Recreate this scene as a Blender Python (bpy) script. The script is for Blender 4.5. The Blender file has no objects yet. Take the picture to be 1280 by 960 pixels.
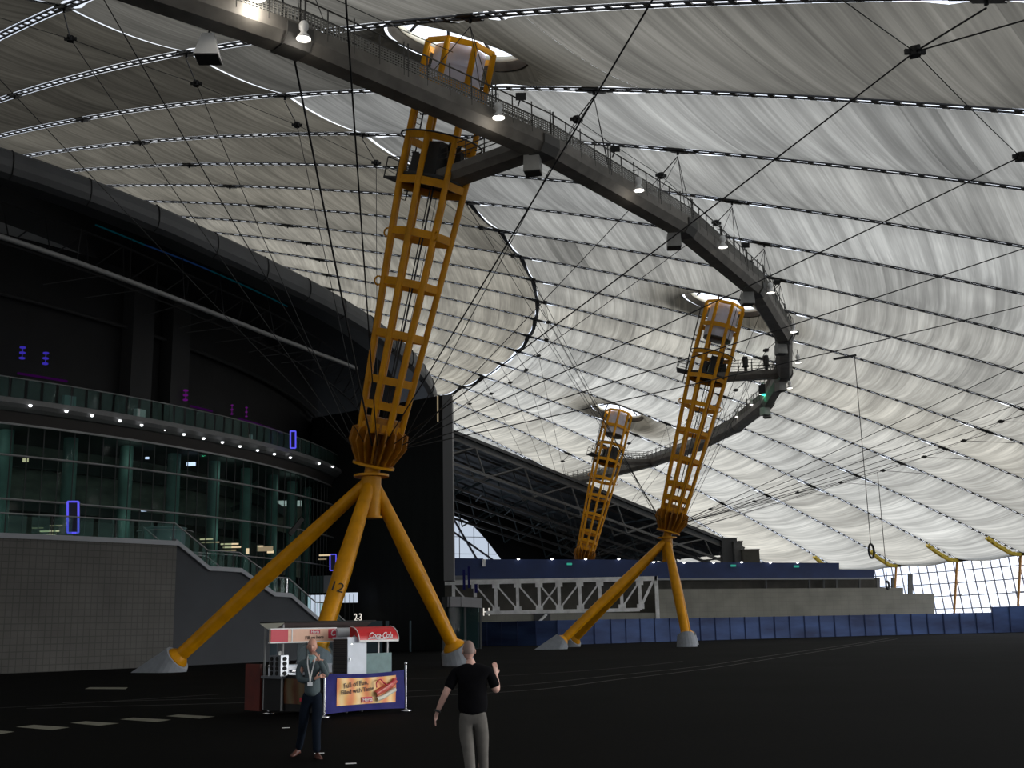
import bpy, bmesh, math, random
from mathutils import Vector, Matrix, Quaternion, noise
random.seed(7)
sc = bpy.context.scene
COL = sc.collection
PI = math.pi
# ---------------------------------------------------------------- camera
F, PITCH, ROLL = 1425.17, 0.2111, 0.021
CX, CY, PH = -88.637, 128.098, -0.8188          # dome centre and angle of radial cable 0
CAMH = 1.95
cd = bpy.data.cameras.new('camera'); cam = bpy.data.objects.new('camera', cd); COL.objects.link(cam)
cd.sensor_width = 36; cd.lens = F/1280*36; cd.clip_end = 3000; cd.clip_start = .1
cam.location = (0, 0, CAMH)
cam.matrix_world = Matrix.Translation((0, 0, CAMH)) @ Matrix.Rotation(PI/2+PITCH, 4, 'X') @ Matrix.Rotation(-ROLL, 4, 'Z')
sc.camera = cam

def ray(u, v):
    X = u-640; Y = 480-v; c, s = math.cos(ROLL), math.sin(ROLL)
    x = X*c+Y*s; y = Y*c-X*s
    d = Vector((x, F*math.cos(PITCH)-y*math.sin(PITCH), F*math.sin(PITCH)+y*math.cos(PITCH)))
    return d/d.y
def at(u, v, Y): return Vector((0, 0, CAMH))+ray(u, v)*Y
def ang(k): return PH+k*PI/36
def pol(k, r, z=0.0): a = ang(k); return Vector((CX+r*math.cos(a), CY+r*math.sin(a), z))
def domez(r): return 50.57-0.00144*r*r

# ---------------------------------------------------------------- materials
M = {}
def mat(name, col=(.5, .5, .5), rough=.6, metal=0, noise_amt=0.0, nscale=3.0, spec=.5, bump=0.0, stretch=(1, 1, 1), emit=None, estr=0, coat=0, trans=0):
    m = bpy.data.materials.new(name); m.use_nodes = True; M[name] = m
    nt = m.node_tree; N = nt.nodes; L = nt.links
    b = N['Principled BSDF']
    b.inputs['Base Color'].default_value = (*col, 1); b.inputs['Roughness'].default_value = rough
    b.inputs['Metallic'].default_value = metal; b.inputs['Specular IOR Level'].default_value = spec
    b.inputs['Coat Weight'].default_value = coat
    if emit: b.inputs['Emission Color'].default_value = (*emit, 1); b.inputs['Emission Strength'].default_value = estr
    if noise_amt or bump:
        tc = N.new('ShaderNodeTexCoord'); mp = N.new('ShaderNodeMapping'); mp.inputs['Scale'].default_value = stretch
        n = N.new('ShaderNodeTexNoise'); n.inputs['Scale'].default_value = nscale; n.inputs['Detail'].default_value = 6
        L.new(tc.outputs['Object'], mp.inputs[0]); L.new(mp.outputs[0], n.inputs[0])
        if noise_amt:
            r = N.new('ShaderNodeMapRange'); r.inputs[1].default_value = .3; r.inputs[2].default_value = .7
            r.inputs[3].default_value = 1-noise_amt; r.inputs[4].default_value = 1+noise_amt*.5
            L.new(n.outputs[0], r.inputs[0])
            mx = N.new('ShaderNodeVectorMath'); mx.operation = 'SCALE'; mx.inputs[0].default_value = col
            L.new(r.outputs[0], mx.inputs['Scale']); L.new(mx.outputs[0], b.inputs['Base Color'])
        if bump:
            bp = N.new('ShaderNodeBump'); bp.inputs['Strength'].default_value = bump; bp.inputs['Distance'].default_value = .02
            L.new(n.outputs[0], bp.inputs['Height']); L.new(bp.outputs[0], b.inputs['Normal'])
    return m
def emis(name, col, s):
    m = bpy.data.materials.new(name); m.use_nodes = True; M[name] = m
    nt = m.node_tree; nt.nodes.clear(); e = nt.nodes.new('ShaderNodeEmission'); o = nt.nodes.new('ShaderNodeOutputMaterial')
    e.inputs[0].default_value = (*col, 1); e.inputs[1].default_value = s; nt.links.new(e.outputs[0], o.inputs[0]); return m
def glass(name, tint=(.6, .75, .72), gloss=.08, alpha=.9, rough=.02, body=(.1, .14, .13)):
    m = bpy.data.materials.new(name); m.use_nodes = True; M[name] = m
    nt = m.node_tree; N = nt.nodes; L = nt.links; N.clear()
    t = N.new('ShaderNodeBsdfTransparent'); t.inputs[0].default_value = (*tint, 1)
    g = N.new('ShaderNodeBsdfGlossy'); g.inputs['Roughness'].default_value = rough
    d = N.new('ShaderNodeBsdfDiffuse'); d.inputs[0].default_value = (*body, 1)
    lw = N.new('ShaderNodeFresnel'); lw.inputs[0].default_value = 1.5
    m1 = N.new('ShaderNodeMixShader'); m1.inputs[0].default_value = 1-alpha
    m2 = N.new('ShaderNodeMixShader'); o = N.new('ShaderNodeOutputMaterial')
    mt = N.new('ShaderNodeMath'); mt.operation = 'MULTIPLY'; mt.inputs[1].default_value = gloss
    L.new(lw.outputs[0], mt.inputs[0]); L.new(t.outputs[0], m1.inputs[1]); L.new(d.outputs[0], m1.inputs[2])
    L.new(mt.outputs[0], m2.inputs[0]); L.new(m1.outputs[0], m2.inputs[1]); L.new(g.outputs[0], m2.inputs[2]); L.new(m2.outputs[0], o.inputs[0])
    return m

def fabric_mat():
    m = bpy.data.materials.new('roof_fabric'); m.use_nodes = True; M['fabric'] = m
    nt = m.node_tree; N = nt.nodes; L = nt.links; N.clear()
    def nd(t, **k):
        n = N.new(t)
        for a, b in k.items(): setattr(n, a, b)
        return n
    uv = nd('ShaderNodeUVMap', uv_map='rk'); sep = nd('ShaderNodeSeparateXYZ'); L.new(uv.outputs[0], sep.inputs[0])
    uv2 = nd('ShaderNodeUVMap', uv_map='tone'); sep2 = nd('ShaderNodeSeparateXYZ'); L.new(uv2.outputs[0], sep2.inputs[0])
    def math_(op, a, b=None, c=None):
        n = nd('ShaderNodeMath', operation=op)
        for i, x in enumerate((a, b, c)):
            if x is None: continue
            if isinstance(x, (int, float)): n.inputs[i].default_value = x
            else: L.new(x, n.inputs[i])
        return n.outputs[0]
    r = sep.outputs[0]; kk = sep.outputs[1]
    kf = math_('FLOOR', kk); v = math_('SUBTRACT', kk, kf)
    # streaks: fine across the radius, long along the strip
    def streak(sr, sk, det, lo, hi, a, b):
        c = nd('ShaderNodeCombineXYZ'); L.new(math_('MULTIPLY', r, sr), c.inputs[0]); L.new(math_('MULTIPLY', kk, sk), c.inputs[1]); L.new(math_('MULTIPLY', kf, 7.3), c.inputs[2])
        n = nd('ShaderNodeTexNoise'); n.inputs['Scale'].default_value = 1; n.inputs['Detail'].default_value = det; n.inputs['Roughness'].default_value = .6
        L.new(c.outputs[0], n.inputs[0])
        q = nd('ShaderNodeMapRange', interpolation_type='SMOOTHSTEP'); q.inputs[1].default_value = lo; q.inputs[2].default_value = hi; q.inputs[3].default_value = a; q.inputs[4].default_value = b
        L.new(n.outputs[0], q.inputs[0]); return q.outputs[0]
    s1 = streak(1.7, .55, 4, .36, .66, .74, 1.06)
    s2 = streak(.28, .7, 3, .35, .65, .80, 1.05)
    s3 = streak(6.0, 1.2, 3, .4, .7, .88, 1.04)
    # strips of cloth about 3.8 m wide, a few darker ones
    sf = math_('FLOOR', math_('DIVIDE', r, 3.8))
    c = nd('ShaderNodeCombineXYZ'); L.new(sf, c.inputs[0]); L.new(kf, c.inputs[1])
    wn = nd('ShaderNodeTexWhiteNoise', noise_dimensions='2D'); L.new(c.outputs[0], wn.inputs[0])
    q = nd('ShaderNodeValToRGB'); q.color_ramp.interpolation = 'CONSTANT'
    e = q.color_ramp.elements; e[0].position = 0; e[0].color = (.80, .80, .80, 1); e[1].position = .06; e[1].color = (.92, .92, .92, 1)
    for p_, c_ in ((.35, 1.0), (.7, .96)):
        x = e.new(p_); x.color = (c_, c_, c_, 1)
    L.new(wn.outputs[0], q.inputs[0])
    # seam between strips
    fr = math_('FRACT', math_('DIVIDE', r, 3.8)); seam = nd('ShaderNodeMapRange'); seam.inputs[1].default_value = .0; seam.inputs[2].default_value = .045; seam.inputs[3].default_value = .80; seam.inputs[4].default_value = 1
    L.new(fr, seam.inputs[0])
    # grime along the clamped edges of the panel
    ed = math_('MINIMUM', v, math_('SUBTRACT', 1, v)); eg = nd('ShaderNodeMapRange', interpolation_type='SMOOTHSTEP'); eg.inputs[1].default_value = 0; eg.inputs[2].default_value = .22; eg.inputs[3].default_value = .82; eg.inputs[4].default_value = 1
    L.new(ed, eg.inputs[0])
    t = math_('MULTIPLY', s1, s2); t = math_('MULTIPLY', t, s3); t = math_('MULTIPLY', t, q.outputs[0]); t = math_('MULTIPLY', t, seam.outputs[0]); t = math_('MULTIPLY', t, eg.outputs[0])
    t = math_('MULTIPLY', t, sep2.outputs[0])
    wr = nd('ShaderNodeMix', data_type='RGBA'); L.new(sep2.outputs[1], wr.inputs[0])
    wr.inputs[6].default_value = (.87, .86, .80, 1); wr.inputs[7].default_value = (.87, .78, .60, 1)
    sc_ = nd('ShaderNodeVectorMath', operation='SCALE'); L.new(wr.outputs[2], sc_.inputs[0]); L.new(t, sc_.inputs['Scale'])
    half = nd('ShaderNodeVectorMath', operation='SCALE'); L.new(sc_.outputs[0], half.inputs[0]); half.inputs['Scale'].default_value = .66
    tr = nd('ShaderNodeBsdfTranslucent'); L.new(half.outputs[0], tr.inputs[0])
    df = nd('ShaderNodeBsdfDiffuse'); L.new(half.outputs[0], df.inputs[0])
    mx = nd('ShaderNodeMixShader'); mx.inputs[0].default_value = .40
    L.new(tr.outputs[0], mx.inputs[1]); L.new(df.outputs[0], mx.inputs[2])
    o = nd('ShaderNodeOutputMaterial'); L.new(mx.outputs[0], o.inputs[0])
    return m
fabric_mat()
mat('cable_black', (.012, .012, .013), .6)
mat('clamp_black', (.012, .012, .013), .5)
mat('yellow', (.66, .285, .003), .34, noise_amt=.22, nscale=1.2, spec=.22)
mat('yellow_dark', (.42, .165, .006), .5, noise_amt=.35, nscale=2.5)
mat('yellow_perimeter', (.75, .55, .05), .5, noise_amt=.3, nscale=4)
mat('orange_post', (.42, .19, .03), .5)
mat('drum_white', (.74, .76, .90), .6, noise_amt=.08, nscale=2)
mat('funnel', (.16, .15, .13), .8, noise_amt=.3, nscale=1)
mat('mesh_grey', (.22, .215, .20), .7)
mat('dark_steel', (.035, .035, .037), .6)
mat('black_gear', (.012, .013, .014), .5)
mat('catwalk_steel', (.16, .148, .132), .62, noise_amt=.3, nscale=1.2)
mat('catwalk_rail', (.055, .053, .05), .6)
mat('grey_box', (.30, .30, .29), .5, noise_amt=.1)
mat('lamp_shell', (.75, .75, .75), .35)
emis('lamp_glow', (1, .95, .86), 7)
emis('lamp_bright', (1, .93, .82), 26)
emis('downlight_glow', (.95, .97, 1), 3.0)
emis('blue_neon', (.13, .12, 1), .85)
emis('teal_neon', (.0, .012, .016), 1.0)
emis('blue_line', (.002, .008, .028), 1.0)
emis('purple_glow', (.09, .006, .12), .8)
emis('blue_dots', (.03, .02, .30), 1.0)
emis('warm_light', (1, .80, .50), .75)
emis('warm_dim', (1, .8, .5), .25)
emis('white_screen', (.75, .72, 1), 2.0)
emis('green_sign', (.1, .8, .6), .35)
emis('amber_box', (.9, .6, .3), .6)
emis('text_light', (1, .95, .85), .8)
emis('daylit_panel', (.70, .80, .95), .75)
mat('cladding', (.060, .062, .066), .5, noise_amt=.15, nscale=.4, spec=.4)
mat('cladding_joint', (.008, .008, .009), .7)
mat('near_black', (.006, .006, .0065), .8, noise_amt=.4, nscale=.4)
mat('dark_pillar', (.018, .018, .019), .8)
mat('pipe_grey', (.22, .22, .22), .45)
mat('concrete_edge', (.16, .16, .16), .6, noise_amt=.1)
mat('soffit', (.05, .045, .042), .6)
mat('teal_column', (.17, .27, .25), .5, noise_amt=.25, nscale=.8, emit=(.35, .62, .60), estr=0)
mat('inner_wall', (.26, .24, .20), .7, noise_amt=.5, nscale=.35, stretch=(1, 1, 3))
mat('inner_dark', (.03, .03, .03), .7)
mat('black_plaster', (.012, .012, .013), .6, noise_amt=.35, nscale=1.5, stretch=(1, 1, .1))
mat('edge_panel', (.13, .13, .135), .6)
mat('stair_wall', (.024, .028, .034), .75, noise_amt=.15, nscale=.6)
mat('grey_coping', (.25, .26, .28), .55)
mat('foot_concrete', (.26, .28, .31), .7, noise_amt=.15, nscale=3)
mat('white_paint', (.92, .92, .93), .5, noise_amt=.25, nscale=1.2)
mat('blue_wall', (.008, .026, .11), .6, noise_amt=.2, nscale=.5)
mat('blockwork_grey', (.43, .42, .40), .8, noise_amt=.14, nscale=.6)
mat('recess', (.07, .066, .055), .8, noise_amt=.3, nscale=.7)
mat('shed_steel', (.105, .105, .105), .55, noise_amt=.2, nscale=1)
mat('shed_roof', (.10, .11, .12), .6, noise_amt=.4, nscale=.3)
mat('teal_steel', (.055, .085, .10), .5)
mat('line_paint', (.17, .165, .125), .7, noise_amt=.25, nscale=3)
mat('line_thin', (.075, .072, .066), .7, noise_amt=.4, nscale=2)
mat('mullion', (.12, .12, .16), .5)
mat('outside_ground', (.50, .50, .49), .9, noise_amt=.2)
mat('skin', (.50, .26, .19), .5, noise_amt=.08, nscale=20)
mat('skin_pale', (.55, .33, .27), .5, noise_amt=.08, nscale=20)
mat('sweater', (.06, .085, .094), .85, noise_amt=.15, nscale=30, bump=.2)
mat('shirt_collar', (.24, .40, .42), .7)
mat('navy_trousers', (.006, .010, .018), .95, spec=.1, noise_amt=.2, nscale=12)
mat('brown_shoe', (.07, .022, .014), .45)
mat('black_shirt', (.003, .003, .004), .95, spec=.08, noise_amt=.3, nscale=10)
mat('grey_trousers', (.10, .093, .083), .85, noise_amt=.2, nscale=10)
mat('black_shoe', (.012, .012, .012), .4)
mat('stubble', (.20, .14, .12), .7)
mat('eye_white', (.6, .6, .6), .4)
mat('eye_dark', (.02, .015, .012), .3)
mat('lips', (.36, .13, .11), .5)
mat('brow', (.12, .08, .06), .8)
mat('lanyard', (.75, .75, .75), .7)
mat('badge', (.72, .74, .76), .4)
mat('chrome', (.62, .62, .64), .22, metal=1)
mat('stainless', (.30, .32, .35), .35, metal=.8, noise_amt=.1)
mat('cabinet_white', (.62, .68, .77), .4, noise_amt=.1, nscale=3)
mat('slats_brown', (.075, .063, .055), .6)
mat('canopy_brown', (.20, .155, .15), .6)
mat('cream', (.72, .70, .58), .6)
mat('board_teal', (.13, .23, .235), .55, noise_amt=.12, nscale=8)
mat('red', (.55, .015, .02), .4)
mat('white', (.72, .72, .72), .5)
mat('dark_text', (.05, .02, .015), .6)
mat('banner_blue', (.018, .018, .15), .6, spec=.15, noise_amt=.15, nscale=5, bump=.4)
mat('logo_red', (.55, .02, .05), .5)
mat('sausage', (.60, .10, .08), .45, noise_amt=.3, nscale=7)
mat('sausage_light', (.80, .35, .30), .4)
mat('plastic_clear', (.50, .52, .54), .3)
mat('dark_teal_door', (.05, .085, .105), .35)
mat('speaker_face', (.02, .02, .02), .7)
glass('pane_teal', (.46, .62, .59), .08, .97, body=(.10, .17, .16))
glass('pane_rail', (.58, .78, .74), .12, .80, body=(.16, .30, .27))
glass('pane_clear', (.88, .90, .95), .15, .97, body=(.4, .4, .45))
glass('cart_pane', (.75, .82, .84), .3, .95)
def orange_art(name, dark=1.0):
    m = bpy.data.materials.new(name); m.use_nodes = True; M[name] = m
    nt = m.node_tree; N = nt.nodes; L = nt.links; b = N['Principled BSDF']; b.inputs['Roughness'].default_value = .5
    tc = N.new('ShaderNodeTexCoord'); w = N.new('ShaderNodeTexWave'); w.inputs['Scale'].default_value = .9; w.inputs['Distortion'].default_value = 5; w.inputs['Detail'].default_value = 2
    L.new(tc.outputs['Object'], w.inputs[0]); r = N.new('ShaderNodeValToRGB'); L.new(w.outputs[0], r.inputs[0]); L.new(r.outputs[0], b.inputs[0])
    e = r.color_ramp.elements; e[0].color = (.75*dark, .22*dark, .06*dark, 1); e[1].color = (.88*dark, .62*dark, .28*dark, 1)
    x = e.new(.55); x.color = (.85*dark, .46*dark, .13*dark, 1)
    return m
orange_art('art_orange'); orange_art('art_dark', .12); mat('panel_orange', (.10, .012, .006), .5, noise_amt=.5, nscale=2)  # second copy of the art is darkened to paint in shade
mat('sign_peach', (.80, .48, .34), .5, noise_amt=.15, nscale=2)
def brick(name, c1, c2, mortar, bw, rh, ms=.02):
    m = bpy.data.materials.new(name); m.use_nodes = True; M[name] = m
    nt = m.node_tree; N = nt.nodes; L = nt.links; b = N['Principled BSDF']; b.inputs['Roughness'].default_value = .85
    uv = N.new('ShaderNodeUVMap'); uv.uv_map = 'rk'; br = N.new('ShaderNodeTexBrick')
    br.inputs['Color1'].default_value = (*c1, 1); br.inputs['Color2'].default_value = (*c2, 1); br.inputs['Mortar'].default_value = (*mortar, 1)
    br.inputs['Scale'].default_value = 1; br.inputs['Brick Width'].default_value = bw; br.inputs['Row Height'].default_value = rh; br.inputs['Mortar Size'].default_value = ms; br.offset = 0
    L.new(uv.outputs[0], br.inputs[0])
    n = N.new('ShaderNodeTexNoise'); n.inputs['Scale'].default_value = .35; n.inputs['Detail'].default_value = 5; L.new(uv.outputs[0], n.inputs[0])
    r = N.new('ShaderNodeMapRange'); r.inputs[1].default_value = .3; r.inputs[2].default_value = .7; r.inputs[3].default_value = .82; r.inputs[4].default_value = 1.12
    L.new(n.outputs[0], r.inputs[0]); s = N.new('ShaderNodeVectorMath'); s.operation = 'SCALE'
    L.new(br.outputs[0], s.inputs[0]); L.new(r.outputs[0], s.inputs['Scale']); L.new(s.outputs[0], b.inputs[0])
    return m
brick('stone_tiles', (.095, .092, .084), (.090, .086, .078), (.062, .060, .056), .40, .40, .03)
brick('grey_blocks', (.24, .236, .205), (.228, .224, .195), (.195, .19, .168), 1.2, .6, .02)
def fence_mat():
    m = mat('fence_blue', (.05, .10, .30), .8); nt = m.node_tree; N = nt.nodes; L = nt.links; b = N['Principled BSDF']
    g = N.new('ShaderNodeUVMap'); g.uv_map = 'rk'; s = N.new('ShaderNodeSeparateXYZ'); L.new(g.outputs[0], s.inputs[0])
    mp = N.new('ShaderNodeMapping'); mp.inputs['Scale'].default_value = (.12, .5, 1); L.new(g.outputs[0], mp.inputs[0])
    n = N.new('ShaderNodeTexNoise'); n.inputs['Scale'].default_value = 1; n.inputs['Detail'].default_value = 4; L.new(mp.outputs[0], n.inputs[0])
    r = N.new('ShaderNodeValToRGB'); e = r.color_ramp.elements; e[0].position = .35; e[0].color = (.010, .024, .085, 1); e[1].position = .68; e[1].color = (.045, .090, .24, 1)
    L.new(n.outputs[0], r.inputs[0]); L.new(r.outputs[0], b.inputs[0])
fence_mat()
def asphalt():
    m = mat('asphalt', (.02, .02, .02), .8, spec=.03); nt = m.node_tree; N = nt.nodes; L = nt.links; b = N['Principled BSDF']
    tc = N.new('ShaderNodeTexCoord'); n = N.new('ShaderNodeTexNoise'); n.inputs['Scale'].default_value = .12; n.inputs['Detail'].default_value = 8; L.new(tc.outputs['Object'], n.inputs[0])
    n2 = N.new('ShaderNodeTexNoise'); n2.inputs['Scale'].default_value = 9; n2.inputs['Detail'].default_value = 4; L.new(tc.outputs['Object'], n2.inputs[0])
    mu = N.new('ShaderNodeMath'); mu.operation = 'MULTIPLY'; L.new(n.outputs[0], mu.inputs[0]); L.new(n2.outputs[0], mu.inputs[1])
    r = N.new('ShaderNodeValToRGB'); e = r.color_ramp.elements; e[0].position = .12; e[0].color = (.0014, .0015, .0014, 1); e[1].position = .42; e[1].color = (.0048, .0048, .0045, 1)
    L.new(mu.outputs[0], r.inputs[0]); L.new(r.outputs[0], b.inputs[0])
    r2 = N.new('ShaderNodeMapRange'); r2.inputs[3].default_value = .75; r2.inputs[4].default_value = .95; L.new(n.outputs[0], r2.inputs[0]); L.new(r2.outputs[0], b.inputs['Roughness'])
asphalt()

# ---------------------------------------------------------------- mesh helper
class MB:
    def __init__(s): s.v = []; s.f = []; s.uv = None; s.sm = []
    def add(s, vs, fs, smooth=False):
        o = len(s.v); s.v += [Vector(v) for v in vs]; s.f += [tuple(i+o for i in f) for f in fs]; s.sm += [smooth]*len(fs); return s
    def box(s, lo, hi):
        x0, y0, z0 = lo; x1, y1, z1 = hi
        return s.add([(x0, y0, z0), (x1, y0, z0), (x1, y1, z0), (x0, y1, z0), (x0, y0, z1), (x1, y0, z1), (x1, y1, z1), (x0, y1, z1)],
                     [(0, 3, 2, 1), (4, 5, 6, 7), (0, 1, 5, 4), (1, 2, 6, 5), (2, 3, 7, 6), (3, 0, 4, 7)])
    def obox(s, c, ax, ay, az, lx, ly, lz):
        c = Vector(c); ax, ay, az = Vector(ax)*lx/2, Vector(ay)*ly/2, Vector(az)*lz/2
        vs = [c+i*ax+j*ay+k*az for k in (-1, 1) for j in (-1, 1) for i in (-1, 1)]
        return s.add(vs, [(0, 2, 3, 1), (4, 5, 7, 6), (0, 1, 5, 4), (1, 3, 7, 5), (3, 2, 6, 7), (2, 0, 4, 6)])
    def bar(s, a, b, w, h, up=(0, 0, 1)):
        a = Vector(a); b = Vector(b); d = (b-a); l = d.length
        if l < 1e-6: return s
        d.normalize(); u = Vector(up); sd = d.cross(u)
        if sd.length < 1e-3: sd = d.cross(Vector((1, 0, 0)))
        sd.normalize(); u = sd.cross(d)
        return s.obox((a+b)/2, d, sd, u, l, w, h)
    def tube(s, a, b, r, r2=None, n=8, cap=True):
        a = Vector(a); b = Vector(b); d = b-a
        if d.length < 1e-6: return s
        if r2 is None: r2 = r
        q = d.to_track_quat('Z', 'Y'); vs = []
        for p, rr in ((a, r), (b, r2)):
            vs += [p+q@Vector((rr*math.cos(2*PI*i/n), rr*math.sin(2*PI*i/n), 0)) for i in range(n)]
        fs = [(i, (i+1) % n, n+(i+1) % n, n+i) for i in range(n)]
        s.add(vs, fs, n > 5)
        if cap: s.add(vs, [tuple(range(n-1, -1, -1)), tuple(range(n, 2*n))])
        return s
    def path(s, pts, r, n=6, closed=False):
        pts = [Vector(p) for p in pts]; m = len(pts); vs = []; fs = []
        prev = None
        for i, p in enumerate(pts):
            if closed: d = pts[(i+1) % m]-pts[i-1]
            else: d = pts[min(i+1, m-1)]-pts[max(i-1, 0)]
            d.normalize()
            if prev is None: 
                u = d.cross(Vector((0, 0, 1)))
                if u.length < 1e-3: u = d.cross(Vector((1, 0, 0)))
            else: u = prev-d*prev.dot(d)
            u.normalize(); prev = u; w = d.cross(u)
            vs += [p+u*r*math.cos(2*PI*j/n)+w*r*math.sin(2*PI*j/n) for j in range(n)]
        for i in range(m if closed else m-1):
            for j in range(n):
                fs.append((i*n+j, i*n+(j+1) % n, ((i+1) % m)*n+(j+1) % n, ((i+1) % m)*n+j))
        return s.add(vs, fs, True)
    def lathe(s, prof, c=(0, 0, 0), n=24, mtx=None, cap=False):
        c = Vector(c); vs = []; fs = []
        for r, z in prof:
            for i in range(n):
                p = Vector((r*math.cos(2*PI*i/n), r*math.sin(2*PI*i/n), z))
                vs.append(c+(mtx@p if mtx else p))
        for j in range(len(prof)-1):
            for i in range(n): fs.append((j*n+i, j*n+(i+1) % n, (j+1)*n+(i+1) % n, (j+1)*n+i))
        s.add(vs, fs, True)
        if cap: s.add(vs, [tuple(range(n-1, -1, -1)), tuple(range((len(prof)-1)*n, len(prof)*n))])
        return s
    def prism(s, poly, a, b):     # poly: list of vectors, extruded by vector a..b
        n = len(poly); a = Vector(a); b = Vector(b)
        vs = [Vector(p)+a for p in poly]+[Vector(p)+b for p in poly]
        return s.add(vs, [tuple(range(n-1, -1, -1)), tuple(range(n, 2*n))]+[(i, (i+1) % n, n+(i+1) % n, n+i) for i in range(n)])
    def sweep(s, secs, closed=False, caps=True):    # list of equal-length sections
        n = len(secs[0]); m = len(secs); vs = [p for q in secs for p in q]; fs = []
        for i in range(m-1):
            for j in range(n if not closed else n): fs.append((i*n+j, i*n+(j+1) % n, (i+1)*n+(j+1) % n, (i+1)*n+j))
        s.add(vs, fs)
        if caps: s.add(vs, [tuple(range(n-1, -1, -1)), tuple(range((m-1)*n, m*n))])
        return s
    def build(s, name, m, parent=None, local=False, uvf=None, merge=False):
        me = bpy.data.meshes.new(name)
        off = Vector((0, 0, 0))
        if parent is not None and not local:
            p = parent
            while p is not None: off += p.location; p = p.parent
        me.from_pydata([tuple(v-off) for v in s.v], [], s.f); me.validate()
        mm = M[m] if isinstance(m, str) else m
        me.materials.append(mm)
        if len(me.polygons) == len(s.sm): me.polygons.foreach_set('use_smooth', s.sm)
        if uvf:
            l = me.uv_layers.new(name='rk')
            for lp in me.loops: l.data[lp.index].uv = uvf(s.v[lp.vertex_index])
        me.update()
        o = bpy.data.objects.new(name, me); COL.objects.link(o)
        if parent is not None: o.parent = parent
        return o
def tag(o, label=None, cat=None, group=None, kind=None):
    if label: o['label'] = label
    if cat: o['category'] = cat
    if group: o['group'] = group
    if kind: o['kind'] = kind
    return o
def thing(name, label, cat, loc=(0, 0, 0), rz=0, group=None):
    o = bpy.data.objects.new(name, None); COL.objects.link(o); o.empty_display_size = .3
    o.location = loc; o.rotation_euler = (0, 0, rz); return tag(o, label, cat, group)
def kids(o): return [c for c in bpy.data.objects if c.parent == o]
def copy_tree(o, parent=None):
    c = o.copy(); COL.objects.link(c); c.parent = parent
    for ch in kids(o): copy_tree(ch, c)
    return c
def struct(name, mb, m, **k):
    o = mb.build(name, m, **k); o['kind'] = 'structure'; return o
ORD = ['first', 'second', 'third', 'fourth', 'fifth', 'sixth', 'seventh', 'eighth', 'ninth', 'tenth', 'eleventh', 'twelfth', 'thirteenth', 'fourteenth', 'fifteenth', 'sixteenth', 'seventeenth', 'eighteenth', 'nineteenth', 'twentieth', 'twenty-first', 'twenty-second', 'twenty-third', 'twenty-fourth', 'twenty-fifth', 'twenty-sixth', 'twenty-seventh', 'twenty-eighth']
SKY, SUNE, SUNAZ, SUNEL, EXPO = .95, 4.5, -5, 9, 0.0
GAZ, GP, GLOW = 30, 1.5, 2.2
# ================================================================ world and sun
w = bpy.data.worlds.new('sky'); sc.world = w; w.use_nodes = True
N = w.node_tree.nodes; L = w.node_tree.links; bg = N['Background']
tc = N.new('ShaderNodeTexCoord'); nz = N.new('ShaderNodeTexNoise'); nz.inputs['Scale'].default_value = 3; nz.inputs['Detail'].default_value = 5
L.new(tc.outputs['Generated'], nz.inputs[0]); rp = N.new('ShaderNodeValToRGB'); L.new(nz.outputs[0], rp.inputs[0])
e = rp.color_ramp.elements; e[0].position = .35; e[0].color = (.62, .70, .84, 1); e[1].position = .62; e[1].color = (.92, .95, 1.0, 1)
L.new(rp.outputs[0], bg.inputs[0])
nv_ = N.new('ShaderNodeVectorMath'); nv_.operation = 'NORMALIZE'; L.new(tc.outputs['Generated'], nv_.inputs[0])
dt = N.new('ShaderNodeVectorMath'); dt.operation = 'DOT_PRODUCT'; L.new(nv_.outputs[0], dt.inputs[0])
ga, ge = math.radians(GAZ), math.radians(12); dt.inputs[1].default_value = (math.cos(ga)*math.cos(ge), math.sin(ga)*math.cos(ge), math.sin(ge))
m0 = N.new('ShaderNodeMath'); m0.operation = 'MAXIMUM'; m0.inputs[1].default_value = 0; L.new(dt.outputs['Value'], m0.inputs[0])
m1 = N.new('ShaderNodeMath'); m1.operation = 'POWER'; m1.inputs[1].default_value = GP; L.new(m0.outputs[0], m1.inputs[0])
m2 = N.new('ShaderNodeMath'); m2.operation = 'MULTIPLY_ADD'; m2.inputs[1].default_value = GLOW; m2.inputs[2].default_value = SKY; L.new(m1.outputs[0], m2.inputs[0])
L.new(m2.outputs[0], bg.inputs[1])
sun = bpy.data.lights.new('sun', 'SUN'); so = bpy.data.objects.new('sun', sun); COL.objects.link(so)
sun.energy = SUNE; sun.angle = math.radians(45); sun.color = (1, .97, .92)
saz, sel = math.radians(SUNAZ), math.radians(SUNEL)
so.rotation_euler = Vector((math.cos(saz)*math.cos(sel), math.sin(saz)*math.cos(sel), math.sin(sel))).to_track_quat('Z', 'Y').to_euler()
so.location = (60, 60, 80)

# ================================================================ ground
g = MB()
def ring_sheet(g, r0, r1, n, z, a0=0, a1=2*PI):
    for i in range(n):
        t0 = a0+(a1-a0)*i/n; t1 = a0+(a1-a0)*(i+1)/n
        g.add([(CX+r0*math.cos(t0), CY+r0*math.sin(t0), z), (CX+r1*math.cos(t0), CY+r1*math.sin(t0), z), (CX+r1*math.cos(t1), CY+r1*math.sin(t1), z), (CX+r0*math.cos(t1), CY+r0*math.sin(t1), z)], [(0, 1, 2, 3)])
ring_sheet(g, .01, 171, 96, 0); struct('floor', g, 'asphalt')
g = MB(); ring_sheet(g, 171, 900, 96, -.02); struct('ground_outside', g, 'outside_ground')
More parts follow.
